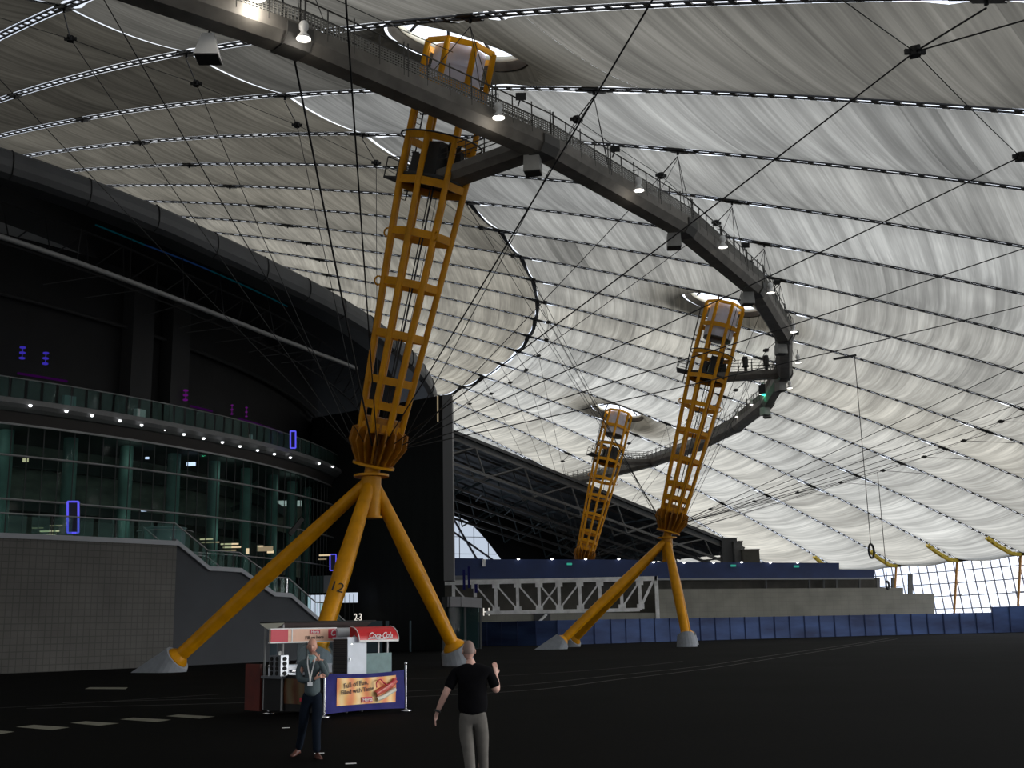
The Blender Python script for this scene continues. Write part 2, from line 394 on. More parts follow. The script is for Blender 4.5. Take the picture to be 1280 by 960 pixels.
# painted bays (parallelograms) and long lines
def strip_line(pts, wd, z=.006):
    g = MB(); P = [Vector((x, y, z)) for x, y in pts]; L_ = []; R_ = []
    for i, p in enumerate(P):
        d = (P[min(i+1, len(P)-1)]-P[max(i-1, 0)]).normalized(); n = Vector((-d.y, d.x, 0))*wd/2
        L_.append(p+n); R_.append(p-n)
    for i in range(len(P)-1): g.add([L_[i], R_[i], R_[i+1], L_[i+1]], [(0, 3, 2, 1)])
    return g
def spline(pts, n=12):
    out = []
    for i in range(len(pts)-1):
        p0 = pts[max(i-1, 0)]; p1 = pts[i]; p2 = pts[i+1]; p3 = pts[min(i+2, len(pts)-1)]
        for j in range(n):
            t = j/n
            out.append(tuple(.5*((2*p1[c])+(-p0[c]+p2[c])*t+(2*p0[c]-5*p1[c]+4*p2[c]-p3[c])*t*t+(-p0[c]+3*p1[c]-3*p2[c]+p3[c])*t**3) for c in range(len(p1))))
    out.append(tuple(pts[-1])); return out
names = ['nearest the left picture edge', 'second from the left', 'third from the left', 'fourth from the left']
bays = [((-12.5, 25.75), (-11.6, 25.65)), ((-10.95, 26.35), (-10.05, 26.75)), ((-9.85, 27.3), (-8.95, 27.25)), ((-9.1, 28.1), (-8.2, 28.25)), ((-8.2, 29.1), (-7.45, 29.15))]
where = ['cut by the left edge of the view', 'second along the row from the left', 'middle one of the slanting row', 'fourth along the row, before the cart', 'last of the slanting row, closest to the food cart']
def gp(u, v): d = ray(u, v); t = -CAMH/d.z; return Vector((d.x*t, t, .006))
for i, q in enumerate([[(20, 909), (42, 906.3), (87, 909.5), (65, 913)], [(88, 904), (107, 901.8), (149, 904.5), (124, 907.5)], [(150, 899.6), (166, 897.3), (214, 900), (196, 902.8)], [(208, 895.5), (223, 893.3), (269, 896), (250, 898.6)], [(-40, 914.5), (-12, 912.5), (18, 915), (0, 918)]]):
    g = MB().add([gp(*a) for a in q], [(3, 2, 1, 0)])
    tag(g.build('floor_marking', 'line_paint'), 'pale painted bar on the dark floor, '+['second along the row from the left', 'middle one of the slanting row', 'fourth along the row, before the cart', 'last of the slanting row, closest to the food cart', 'cut by the left edge of the view'][i], 'floor marking', 'slanting row of painted bars on the floor')
tag(MB().add([gp(*a) for a in ((106, 861.3), (112, 859.2), (160, 859.3), (157, 861.6))], [(3, 2, 1, 0)]).build('floor_marking', 'line_paint'), 'lone pale painted bar on the floor near the tiled left wall', 'floor marking')
for i, (pts, wd, lab) in enumerate([
    ([(-14, 36.2), (-7, 37.3), (-.5, 40.7), (3.8, 47.5), (9, 56.5), (15.1, 70.7), (28, 99.2), (43, 134)], .10, 'thin pale line curving across the dark floor, upper of the close pair'),
    ([(-14, 33.6), (-7, 34.4), (-.2, 37.2), (3.9, 44.3), (8.4, 52.5), (13.8, 64.5), (26, 92), (41, 126)], .10, 'thin pale line curving across the dark floor, lower of the close pair'),
    ([(-9, 47), (-1, 49.5), (4.2, 55), (9, 64)], .08, 'short faint line on the floor beyond the walking man'),
    ([(-20, 33.2), (-15, 34.2), (-10, 39.3)], .08, 'faint line on the floor left of the food cart')]):
    tag(strip_line(spline(pts), wd).build('floor_marking', 'line_thin'), lab, 'floor marking')

# ================================================================ roof fabric
NK0, NK1 = -22, 50
GAPK = .018                       # half gap at the cables, in units of k
HC, HR = 111.3, 3.95
rnd = random.Random(3)
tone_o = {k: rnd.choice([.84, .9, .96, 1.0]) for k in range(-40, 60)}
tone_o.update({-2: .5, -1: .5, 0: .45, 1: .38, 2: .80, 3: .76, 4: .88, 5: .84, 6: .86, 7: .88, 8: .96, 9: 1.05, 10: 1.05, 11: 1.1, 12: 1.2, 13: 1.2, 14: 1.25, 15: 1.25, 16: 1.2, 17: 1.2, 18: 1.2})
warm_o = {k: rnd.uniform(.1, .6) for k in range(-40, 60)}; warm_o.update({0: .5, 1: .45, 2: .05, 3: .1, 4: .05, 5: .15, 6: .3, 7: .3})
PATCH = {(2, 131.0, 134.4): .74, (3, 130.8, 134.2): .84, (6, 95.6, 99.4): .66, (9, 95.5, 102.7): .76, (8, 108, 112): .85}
def roof_panel_mesh():
    vs = []; fs = []; uvs = []; tones = []
    def add_panel(k, r0, r1, nr, nv, inner):
        o = len(vs); hole = (k % 6 == 1) and not inner and k in (1, 7, 13)
        idx = {}
        for i in range(nr+1):
            r = r0+(r1-r0)*i/nr
            gk = .37/(max(r, 20)*PI/36)+sum(.030*math.exp(-((r-q_)/.55)**2) for R0_ in (66.7, 91.7, 116.9, 140.5) for q_ in (R0_-1.5, R0_+1.5))*(90/max(r, 60))
            for j in range(nv+1):
                v = gk+(1-2*gk)*j/nv
                wdt = r*PI/36; rr = r; arc = (v-.5)*wdt
                if hole:
                    d = math.hypot(rr-HC, arc)
                    if d < HR+.3 and d > 1e-3:
                        if d > HR-.55: s_ = HR/d; rr = HC+(rr-HC)*s_; arc *= s_
                a = ang(k+.5)+arc/rr
                sag = .052*wdt*4*(arc/wdt+.5)*(.5-arc/wdt)
                z = domez(rr)-sag+(.06 if inner else 0)
                if hole:
                    d = math.hypot(rr-HC, arc)
                    if d < HR+.9:
                        w_ = max(0, 1-max(0, d-HR)/.9)**2; z += (domez(HC)-.3205*(rr-HC)+.64-z)*w_
                idx[i, j] = len(vs); vs.append((CX+rr*math.cos(a), CY+rr*math.sin(a), z)); uvs.append((rr, k+v))
        for i in range(nr):
            for j in range(nv):
                q = [idx[i, j], idx[i+1, j], idx[i+1, j+1], idx[i, j+1]]
                if hole:
                    rr = sum(uvs[x][0] for x in q)/4; vv = sum(uvs[x][1] for x in q)/4-k
                    if math.hypot(rr-HC, (vv-.5)*rr*PI/36) < HR-.02: continue
                fs.append(tuple(q))
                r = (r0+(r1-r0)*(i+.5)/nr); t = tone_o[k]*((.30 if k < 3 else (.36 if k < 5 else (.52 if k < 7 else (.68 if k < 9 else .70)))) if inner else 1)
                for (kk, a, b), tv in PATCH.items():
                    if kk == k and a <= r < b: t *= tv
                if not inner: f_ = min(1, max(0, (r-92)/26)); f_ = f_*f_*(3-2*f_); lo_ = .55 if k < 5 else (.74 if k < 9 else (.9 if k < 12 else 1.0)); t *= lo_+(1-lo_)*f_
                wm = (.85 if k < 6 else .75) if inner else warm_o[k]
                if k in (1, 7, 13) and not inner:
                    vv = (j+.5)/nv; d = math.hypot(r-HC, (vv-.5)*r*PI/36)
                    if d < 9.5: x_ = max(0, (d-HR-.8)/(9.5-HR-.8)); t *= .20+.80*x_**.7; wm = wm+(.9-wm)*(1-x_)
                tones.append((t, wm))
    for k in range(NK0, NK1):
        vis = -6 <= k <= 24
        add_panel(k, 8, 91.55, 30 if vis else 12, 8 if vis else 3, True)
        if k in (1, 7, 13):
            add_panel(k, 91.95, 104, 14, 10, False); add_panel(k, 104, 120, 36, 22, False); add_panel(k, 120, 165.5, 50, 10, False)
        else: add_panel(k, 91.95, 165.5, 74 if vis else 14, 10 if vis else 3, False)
    me = bpy.data.meshes.new('ceiling'); me.from_pydata(vs, [], fs)
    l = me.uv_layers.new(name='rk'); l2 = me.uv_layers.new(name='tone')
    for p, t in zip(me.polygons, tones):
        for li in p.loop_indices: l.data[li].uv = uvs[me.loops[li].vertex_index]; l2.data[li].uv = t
    me.polygons.foreach_set('use_smooth', [True]*len(me.polygons)); me.materials.append(M['fabric']); me.update()
    o = bpy.data.objects.new('ceiling', me); COL.objects.link(o); o['kind'] = 'structure'
    o['label'] = 'stretched pale fabric roof panels between radial cables'
roof_panel_mesh()
# crown ring closing the top
g = MB(); ring_sheet(g, .01, 8.3, 48, domez(0)+.1); struct('ceiling_crown', g, 'grey_box')
# lap strap / scalloped joint ring between inner and outer cloth
for k in range(-5, 19):
    if k in (0, 1, 2, 3, 4, 12, 13): continue
    g = MB(); L_ = []; R_ = []
    for j in range(11):
        v = j/10; sag = .075*91.7*PI/36*4*v*(1-v)
        wd = .15+.13*abs(2*v-1)
        L_.append(pol(k+v, 91.75-wd, domez(91.7)-sag+.10)); R_.append(pol(k+v, 91.75+wd, domez(91.7)-sag-.06))
    for j in range(10): g.add([L_[j], R_[j], R_[j+1], L_[j+1], L_[j]+Vector((0, 0, .05)), R_[j]+Vector((0, 0, .05)), R_[j+1]+Vector((0, 0, .05)), L_[j+1]+Vector((0, 0, .05))], [(0, 1, 2, 3), (7, 6, 5, 4), (0, 4, 5, 1), (3, 2, 6, 7)])
    tag(g.build('joint_strap', 'dark_steel'), f'dark scalloped strap joining roof cloth, {ORD[k+5]} along the inner ring from the near side', 'roof strap', 'dark scalloped straps along the inner roof ring')
# ---- radial cable clamp ladders
def ladder(k):
    g = MB(); g2 = MB()
    r = 20.0
    rs = []
    vis0 = 40 if k > 4 else 30
    P = lambda r_, e, dz: pol(k, r_)+Vector((-math.sin(ang(k))*e, math.cos(ang(k))*e, domez(r_)+dz+(.06 if r_ < 91.7 else 0)))
    rr = [vis0+i*2.5 for i in range(int((165.5-vis0)/2.5)+1)]+[165.5]
    for a, b in zip(rr[:-1], rr[1:]):
        if b-a < .1: continue
        for e in (-.20, .20): g.bar(P(a, e, -.07), P(b, e, -.07), .12, .07)
    r_ = vis0
    while r_ < 165:
        g.bar(P(r_, 0, -.09), P(r_+.30, 0, -.09), .50, .06); r_ += 1.0
    o = g.build('radial_cable', 'cable_black')
    for R0 in (66.7, 91.7, 116.9, 140.5):
        q = MB(); 
        q.bar(P(R0-1.2, 0, -.16), P(R0+1.2, 0, -.16), .16, .12)
        q.bar(P(R0-.55, 0, -.13), P(R0+.55, 0, -.13), .8, .10)
        q.tube(P(R0, 0, -.1), P(R0, 0, -.4), .08, n=6)
        q.build('node_clamp', 'clamp_black', o)
    return o
for k in range(-5, 19):
    tag(ladder(k), f'black laced radial cable seam across the fabric roof, {ORD[k+5]} counting away from the viewer', 'roof cable', 'laced radial cable seams of the roof')
# ---- oculus collars
for i, k in enumerate((1.5, 7.5, 13.5)):
    c = pol(k, HC, domez(HC)); a = ang(k); nrm = Vector((math.cos(a)*.32, math.sin(a)*.32, 1)).normalized()
    mt = nrm.to_track_quat('Z', 'Y').to_matrix()
    t = thing('oculus_collar', ['wide round roof opening ring around the near yellow mast top', 'round roof opening ring around the right-hand yellow mast top', 'small round roof opening ring around the far yellow mast top'][i], 'roof opening', c, 0, 'openings around the mast tops')
    MB().lathe([(4.02, .56), (3.95, .66), (3.80, .80), (3.68, .95), (3.62, 1.05)], c, 48, mt).build('funnel', 'funnel', t)
    MB().lathe([(3.62, 1.0), (3.58, 1.02), (3.58, 1.32), (3.64, 1.34)], c, 48, mt).build('collar', 'cream', t)
    g = MB()
    for j in range(8):
        b_ = 2*PI*j/8+.2; g.tube(c+mt@Vector((3.5*math.cos(b_), 3.5*math.sin(b_), 1.3)), c+mt@Vector((2.2*math.cos(b_+.25), 2.2*math.sin(b_+.25), 2.3)), .09, n=6)
    g.path([c+mt@Vector((2.2*math.cos(x*PI/16), 2.2*math.sin(x*PI/16), 2.3)) for x in range(32)], .10, 6, True)
    g.build('strut_ring', 'dark_steel', t)
# ================================================================ perimeter edge: cable, glazing, masts
g = MB()
g.path([pol(k*.5, 165.8, domez(165.5)-.15) for k in range(2*NK0, 2*NK1)], .35, 6, True); struct('trim_edge_cable', g, 'dark_steel')
RG = 168.5
for wi, (ka, kb) in enumerate(((4, 8), (8, 12), (12, 16), (16, 20))):
    g = MB(); nn = 24
    for i in range(nn):
        k0 = ka+(kb-ka)*i/nn; k1 = ka+(kb-ka)*(i+1)/nn
        g.add([pol(k0, RG+1.2, 0), pol(k1, RG+1.2, 0), pol(k1, RG-.3, 11.2), pol(k0, RG-.3, 11.2)], [(0, 1, 2, 3)])
    o = g.build(f'window_{wi+1}', 'pane_clear'); o['kind'] = 'structure'
    g = MB(); nm = 28
    pz = lambda k, z, e=0: pol(k, RG+1.2-1.5*z/11.2-e, z)
    for i in range(nm+1):
        k0 = ka+(kb-ka)*i/nm; g.bar(pz(k0, 0, .12), pz(k0, 11.2, .12), .13, .16)
    for z in (1.6, 3.6, 5.6, 7.6, 9.5):
        g.path([pz(ka+(kb-ka)*j/12, z, .1) for j in range(13)], .075, 4)
    g.build('mullion', 'mullion', o)
for i, k in enumerate((12, 13, 14, 15)):
    head = pol(k, 165.5, domez(165.5)-.1); foot = pol(k, 163.4, 0)
    t = thing('perimeter_mast', ['slender orange edge mast nearest the right picture border', 'slender orange edge mast at the end of the grey block wall', 'short visible orange edge mast above the grey block wall', 'yellow edge mast tip peeping over the blue upper wall'][i], 'edge mast', foot, 0, 'slender perimeter masts along the glazed edge')
    MB().tube(foot, head, .16, .20, 8).build('post', 'orange_post', t)
    g = MB(); 
    for e in (-.25, .25):
        q = Vector((-math.sin(ang(k))*e, math.cos(ang(k))*e, 0))
        pts = [pol(k, 160.2, domez(160.2)-.35)+q, pol(k, 161.8, domez(161.8)-.75)+q, pol(k, 164, domez(164)-.9)+q, pol(k, 166.0, domez(165.5)-.3)+q]
        for a, b in zip(pts[:-1], pts[1:]): g.bar(a, b, .10, .42)
    for j in range(7):
        rj = 160.6+j*.75; c0 = pol(k, rj, domez(min(rj, 165.5))-.6); g.bar(c0+Vector((-math.sin(ang(k))*.3, math.cos(ang(k))*.3, 0)), c0-Vector((-math.sin(ang(k))*.3, math.cos(ang(k))*.3, 0)), .16, .3)
    g.build('head_bracket', 'yellow_perimeter', t)
    MB().tube(pol(k, 163.6+.9, 5.6)-Vector((1, 0, 0)), pol(k, 163.6+.9, 5.6)+Vector((1, 0, 0)), .06, n=5).build('spreader', 'pipe_grey', t)
# ================================================================ yellow masts
def axp(t): return Vector((6.9*t, 0, 10.2+22.7*t))      # local: x outward, y along the ring
axd = Vector((6.9, 0, 22.7)).normalized(); aq = axd.to_track_quat('Z', 'Y'); am = aq.to_matrix()
ex = Vector((0, 1, 0)); ez = axd; ey = ex.cross(ez)     # section axes
def sec(t, R, j, n=8, off=.5): b_ = 2*PI*(j+off)/n; return axp(t)+ex*R*math.cos(b_)+ey*R*math.sin(b_)
def Rm(t): return 1.16+(1.95-1.16)*min(1, max(0, (t-.08)/.6))
ringt = [.113, .163, .221, .327, .445, .56, .677, .781, .902, 1.0]
def make_mast():
    t = thing('yellow_mast', 'x', 'mast', (0, 0, 0))
    lab = []
    # legs and feet
    for (fx, fy) in ((-10.6, -5.5), (-10.6, 5.5), (1.6, -5.5), (1.6, 5.5)):
        foot = Vector((fx, fy, .0)); top = Vector((0, 0, 10.05)); d = (top-foot).normalized()
        g = MB(); a = foot+d*1.25; b = top-d*.25; m_ = a.lerp(b, .5)
        g.tube(a, m_, .37, .45, 20); g.tube(m_, b, .45, .33, 20); lg = g.build('leg', 'yellow', t, local=True)
        g = MB(); q = d.to_track_quat('Z', 'Y').to_matrix()
        g.lathe([(.37, 1.5), (.62, 1.22), (.64, 1.12), (.3, 1.1)], foot, 20, q)
        g.build('collar', 'yellow', lg, local=True)
        bm = bmesh.new(); pts = []
        for j in range(20):
            b_ = 2*PI*j/20; pts.append(foot+d*1.15+q@Vector((.78*math.cos(b_), .78*math.sin(b_), 0)))
            pts.append(foot+Vector((.95*math.cos(b_), .95*math.sin(b_), 0))+Vector((d.x, d.y, 0))*.5)
        out = Vector((-d.x, -d.y, 0)).normalized(); pts.append(foot+out*(1.9 if fx < 0 else .7))
        for p in pts: bm.verts.new(p)
        bmesh.ops.convex_hull(bm, input=bm.verts); me = bpy.data.meshes.new('footing'); bm.to_mesh(me); bm.free(); me.materials.append(M['foot_concrete'])
        o = bpy.data.objects.new('footing', me); COL.objects.link(o); o.parent = t
    # hub: post stub, plates, fins
    g = MB(); g.tube((0, 0, 8.0), (0, 0, 10.3), .5, .55, 20); g.tube((0, 0, 7.9), (0, 0, 8.02), .6, n=20); g.build('centre_post', 'yellow', t, local=True)
    g = MB(); g.tube((0, 0, 10.15), (0, 0, 10.27), .95, n=24); g.tube((0, 0, 10.2), axp(.03), .42, n=16); g.tube(axp(.022), axp(.028), 1.15, n=24); g.build('hub_plate', 'yellow', t, local=True)
    g = MB()
    for j in range(18):
        b_ = 2*PI*j/18; u = ex*math.cos(b_)+ey*math.sin(b_); w_ = ez.cross(u)
        poly = [axp(.03)+u*.3, axp(.03)+u*1.05, axp(.075)+u*1.62, axp(.105)+u*1.55, axp(.115)+u*1.1, axp(.115)+u*.3]
        g.prism(poly, w_*-.045, w_*.045)
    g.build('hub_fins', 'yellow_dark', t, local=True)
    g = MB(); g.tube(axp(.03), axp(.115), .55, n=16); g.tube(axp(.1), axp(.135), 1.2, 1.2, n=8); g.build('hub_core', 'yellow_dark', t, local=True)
    # longitudinal tubes
    for j in range(8):
        g = MB(); ts = [.1, .3, .5, .7, .87, 1.0]
        for a, b in zip(ts[:-1], ts[1:]): g.tube(sec(a, Rm(a), j), sec(b, Rm(b), j), .17, n=10)
        g.build('chord_tube', 'yellow', t, local=True)
    for i, tt in enumerate(ringt):
        g = MB(); hh = .42 if i < 9 else .30
        for j in range(8): g.bar(sec(tt, Rm(tt), j), sec(tt, Rm(tt), j+1), .12, hh, up=ez)
        g.build('ring_beam', 'yellow', t, local=True)
    # drum, platform, ladder
    g = MB(); g.lathe([(1.35, -1.9), (1.42, -1.75), (1.42, 1.5)], axp(.935), 32, am); 
    for zz in (-.6, .4): g.lathe([(1.45, zz-.03), (1.45, zz+.03)], axp(.935), 32, am)
    g.build('drum', 'drum_white', t, local=True)
    MB().lathe([(.01, -2.0), (1.38, -2.0), (1.38, -1.72)], axp(.935), 32, am).build('drum_base', 'shed_steel', t, local=True)
    g = MB(); g.lathe([(.01, -.12), (1.85, -.12), (1.85, .12), (.01, .12)], axp(.69), 24, am)
    for (x, y, sx, sy, sz, z) in ((-.5, .4, .7, .9, 1.9, 1.1), (.6, -.5, .8, .7, 1.4, .85), (.2, .9, .5, .5, 2.1, 1.2), (-.9, -.6, .4, .6, 1.2, .7)):
        g.obox(axp(.69)+ex*x+ey*y+ez*z, ex, ey, ez, sx, sy, sz)
    for j in range(5): g.tube(axp(.69)+ex*(-1.2+.6*j)+ey*(.5*(-1)**j), axp(.78)+ex*(-1.1+.55*j), .05, n=5)
    g.build('winch_platform', 'black_gear', t, local=True)
    g = MB(); g.path([axp(.785)+ex*2.25*math.cos(x*PI/16)+ey*2.25*math.sin(x*PI/16) for x in range(32)], .05, 6, True)
    g.build('hoop_rail', 'dark_steel', t, local=True)
    # side gantry on the -y side
    g = MB(); lo = axp(.69); 
    s0 = lambda x, y, z: lo+ey*x+ex*y+ez*z
    g.obox(s0(-2.55, 0, 0), ey, ex, ez, 1.1, 1.8, .12)
    for x in (-3.1, -2.1):
        for y in (-.85, .85): g.tube(s0(x, y, 0), s0(x, y, 1.15), .035, n=5)
    for z in (.6, 1.15):
        g.path([s0(-2.1, -.85, z), s0(-3.1, -.85, z), s0(-3.1, .85, z), s0(-2.1, .85, z)], .035, 5)
    g.build('side_gantry', 'dark_steel', t, local=True)
    g = MB()
    for e in (-.22, .22): g.tube(s0(-2.25, .1+e, -1), s0(-2.32, .1+e, 7.2), .045, n=5)
    for j in range(26): g.tube(s0(-2.28, -.12, -1+j*.31), s0(-2.28, .32, -1+j*.31), .025, n=4)
    for j in range(4): g.tube(s0(-2.28, .1, -.5+2.2*j), s0(-1.75, .1, -.5+2.2*j), .05, n=5)
    g.build('ladder', 'dark_steel', t, local=True)
    # inner service cable and pipe
    g = MB(); g.tube(axp(.12)+ex*.15, axp(.69)+ex*.1, .05, n=5); g.tube(axp(.12)-ex*.3+ey*.3, axp(.69)-ex*.4+ey*.3, .035, n=5)
    g.build('riser_cable', 'black_gear', t, local=True)
    g = MB()
    for tt, j in ((.56, 5), (.56, 2), (.575, 6), (.44, 4)):
        p = sec(tt, Rm(tt)+.28, j, off=.5); g.path([p+ez*.24*math.cos(x*PI/6)+(p-axp(tt)).normalized()*.2*math.sin(x*PI/6) for x in range(12)], .05, 5, True)
    g.build('lifting_eye', 'yellow', t, local=True)
    return t
mast = make_mast()
MASTLAB = ['tall near yellow lattice mast standing on four splayed legs left of centre', 'yellow lattice mast with splayed legs right of the white truss bridge', 'far yellow lattice mast rising behind the dark blue upper wall']
for i, k in enumerate((1.5, 7.5, 13.5)):
    o = mast if i == 0 else copy_tree(mast)
    p = pol(k, 104.69); o.location = p; o.rotation_euler = (0, 0, ang(k)); o['label'] = MASTLAB[i]; o['group'] = 'yellow masts carrying the roof'
# leg number on the near mast
fc = bpy.data.curves.new('leg_number', 'FONT'); fc.body = '12'; fc.size = .75; fc.extrude = .005; fc.align_x = 'CENTER'
fo = bpy.data.objects.new('leg_number', fc); COL.objects.link(fo); fc.materials.append(M['black_gear'])
ft = pol(1.5, 104.69)
rd = Vector((math.cos(ang(1.5)), math.sin(ang(1.5)), 0)); tg = Vector((-rd.y, rd.x, 0))
foot = ft+rd*1.6-tg*5.5; topp = ft+Vector((0, 0, 10.05)); dl = (topp-foot).normalized(); pc = foot+dl*((3.95)/dl.z)
nn_ = (Vector((0, 0, CAMH))-pc); nn_ -= dl*nn_.dot(dl); nn_.normalize(); xx = dl.cross(nn_)*1
fo.matrix_world = Matrix.Translation(pc+nn_*.45-dl*.2) @ Matrix((xx, dl, nn_)).transposed().to_4x4()
wl = fo.matrix_world.copy(); legs = [c for c in kids(mast) if c.name.startswith('leg') and c.type == 'MESH']
bpy.context.view_layer.update()
lg = legs[2]; fo.parent = lg; fo.matrix_parent_inverse = Matrix.Identity(4); fo.matrix_basis = (mast.matrix_world @ lg.matrix_basis).inverted() @ wl
# ================================================================ catwalk
ZC = 25.2; RC = 116.9
t = thing('catwalk', 'long dark grey polygonal catwalk ring hung below the fabric roof', 'catwalk', pol(3, RC, ZC))
KS = [-6+1.5*i for i in range(18)]
def csec(k, r, z, pr):  # profile (dr, dz) in the vertical plane through the axis
    return [pol(k, r+a, z+b) for a, b in pr]
prof = [(-.42, 0), (.42, 0), (.72, .42), (.72, 1.0), (.62, 1.0), (.62, .9), (-.62, .9), (-.62, 1.0), (-.72, 1.0), (-.72, .42)]
for i in range(len(KS)-1):
    g = MB(); g.sweep([csec(KS[i]+.0, RC, ZC, prof), csec(KS[i+1]-.0, RC, ZC, prof)])
    bo = g.build('beam', 'catwalk_steel', t)
    g = MB(); g.sweep([csec(KS[i]-.06, RC, ZC-.04, [(-.5, 0), (.5, 0), (.78, .42), (.78, .9), (-.78, .9), (-.78, .42)]), csec(KS[i]+.06, RC, ZC-.04, [(-.5, 0), (.5, 0), (.78, .42), (.78, .9), (-.78, .9), (-.78, .42)])]); g.build('joint_plate', 'catwalk_rail', bo)
    for s_ in (-1, 1):
        g = MB(); a = pol(KS[i], RC+s_*.70, ZC+1); b = pol(KS[i+1], RC+s_*.70, ZC+1); up = Vector((0, 0, 1))
        n_ = max(2, round((b-a).length/1.45))
        for j in range(n_+1):
            p = a.lerp(b, j/n_); g.tube(p-up*.3, p+up*(1.16 if j % 2 else 1.3), .035, n=5)
            if j % 4 == 0: p2 = p+(b-a).normalized()*.25; g.tube(p2-up*.3, p2+up*1.3, .045, n=5)
        for z in (1.12, .60): g.bar(a+up*z, b+up*z, .05, .05)
        g.build('railing', 'catwalk_rail', t)
        m_ = MB(); nb = int((b-a).length/.16)
        for j in range(nb): p = a.lerp(b, (j+.5)/nb); m_.bar(p, p+up*.6, .018, .055)
        for z in (.08, .2, .32, .44, .56): m_.bar(a+up*z, b+up*z, .02, .05)
        m_.build('mesh_infill', 'mesh_grey', t)
for i, k in enumerate((1.5, 7.5, 13.5)):
    a = pol(k, 109.9, ZC); b = pol(k, RC-.5, ZC); d = (b-a).normalized(); sd = Vector((-d.y, d.x, 0)); up = Vector((0, 0, 1))
    t2 = thing('link_bridge', ['dark railed footbridge joining the near mast to the ring catwalk', 'dark railed footbridge joining the right-hand mast to the ring catwalk', 'small railed footbridge joining the far mast to the ring catwalk'][i], 'footbridge', a, 0, 'footbridges between masts and catwalk')
    g = MB(); g.sweep([[p+sd*x+up*z for x, z in ((-.5, .15), (.5, .15), (.75, .5), (.75, .9), (-.75, .9), (-.75, .5))] for p in (a, b)]); g.build('beam', 'catwalk_steel', t2)
    for s_ in (-1, 1):
        g = MB()
        for j in range(6): p = a.lerp(b, j/5)+sd*s_*.72+up*.9; g.tube(p, p+up*1.15, .035, n=5)
        for z in (.5, .8, 1.12): g.bar(a+sd*s_*.72+up*(.9+z), b+sd*s_*.72+up*(.9+z), .045, .045)
        g.build('railing', 'catwalk_rail', t2)
    g = MB(); g.obox(a+up*1.5+sd*.3+d*.8, d, sd, up, 1.3, .3, .9); g.build('control_box', 'dark_steel', t2)
# lamps
def make_lamp(kk, r, z, glow, label, grp='round work lamps hung along the catwalk', s=1.0):
    c = pol(kk, r, z)
    t = thing('work_lamp', label, 'lamp', c, 0, grp)
    sh = MB(); sh.lathe([(.03*s, .78*s), (.14*s, .76*s), (.20*s, .62*s), (.19*s, .46*s), (.12*s, .34*s), (.14*s, .26*s), (.27*s, .1*s), (.31*s, 0), (.29*s, 0), (.24*s, .1*s), (.01, .2*s)], c, 20); sh.build('housing', 'lamp_shell', t)
    MB().lathe([(.285*s, .03), (.2*s, .0), (.01, -.03)], c, 20).build('bulb_disc', glow, t)
    g = MB(); g.tube(c+Vector((0, 0, .75*s)), c+Vector((0, 0, 1.25)), .03, n=5); 
    q = pol(kk, RC+.65, z+1.25); g.tube(c+Vector((0, 0, 1.25)), q, .03, n=5); g.build('bracket', 'catwalk_rail', t)
    return t
LK = [(0, 25.35), (1.08, 25.5), (2.27, 25.5), (3.43, 25.5), (4.58, 25.5), (5.75, 25.4), (6.9, 25.4), (8.05, 25.4)]
lw = ['beside the white hanging loudspeaker', 'in front of the near mast top', 'second past the near mast bridge', 'above the middle of the curve', 'just before the catwalk bends away', 'at the right bulge above the right-hand mast', 'at the rightmost point of the ring', 'just past the right-hand mast bridge']
for i, (k, z) in enumerate(LK): make_lamp(k, RC+.98, z, 'lamp_glow', 'lit round lamp under the outer catwalk rail, '+lw[i])
make_lamp(-.21, RC+.98, 26.35, 'lamp_bright', 'glaring lit lamp at the upper left end of the catwalk', s=1.2)
for i, (k, r) in enumerate(((8.75, RC-.95), (9.35, RC-.95), (10.1, RC-.95))):
    make_lamp(k, r, 26.3, 'lamp_glow', 'lit round lamp on the inner side of far catwalk, '+['next to the green lit gear', 'second after the green gear', 'third after the green gear'][i])
# hanging speaker boxes
def hang_box(k, r, ztop, sx, h, label, tilt=0, mname='grey_box', rot=.5, taper=.7):
    c = pol(k, r, ztop-h); t = thing('hanging_speaker', label, 'loudspeaker', c, 0, 'boxy loudspeakers hung under the catwalk'); a = ang(k)+rot
    X = Vector((math.cos(a), math.sin(a), 0)); Y = Vector((-math.sin(a), math.cos(a), 0)); U = Vector((0, 0, 1))
    g = MB(); g.sweep([[c+X*x*sx/2+Y*y*sx/2 for x, y in ((-1, -1), (1, -1), (1, 1), (-1, 1))], [c+U*h+X*x*sx/2*taper+Y*y*sx/2*taper for x, y in ((-1, -1), (1, -1), (1, 1), (-1, 1))]]); g.build('cabinet', mname, t)
    MB().obox(c-U*.02, X, Y, U, sx*.92, sx*.92, .05).build('grille', 'speaker_face', t)
    g = MB(); g.tube(c+U*h, pol(k, r, ZC+.05), .04, n=6); g.bar(c+U*h+X*.2, c+U*h-X*.2, .06, .05); g.build('hanger', 'dark_steel', t)
hang_box(-.32, RC-.7, ZC-.15, .95, 1.0, 'pale tapered loudspeaker hanging below the catwalk at upper left', mname='lamp_shell', taper=.5, rot=.9)
for i, (k, nm) in enumerate(((1.48, 'where the near footbridge meets it'), (2.95, 'between near bridge and the bend'), (4.4, 'just above the right-hand mast top'), (6.05, 'high on the right bulge'), (7.65, 'beside the right-hand bridge end'), (8.95, 'below the green lit gear'))):
    hang_box(k, RC-.35, ZC-.0, .85, .85, 'grey box loudspeaker under the catwalk, '+nm, taper=.92)
hang_box(9.25, RC+.5, ZC+.2, .9, .8, 'rounded grey loudspeaker beside the box under the far catwalk', taper=.6, rot=1.2)
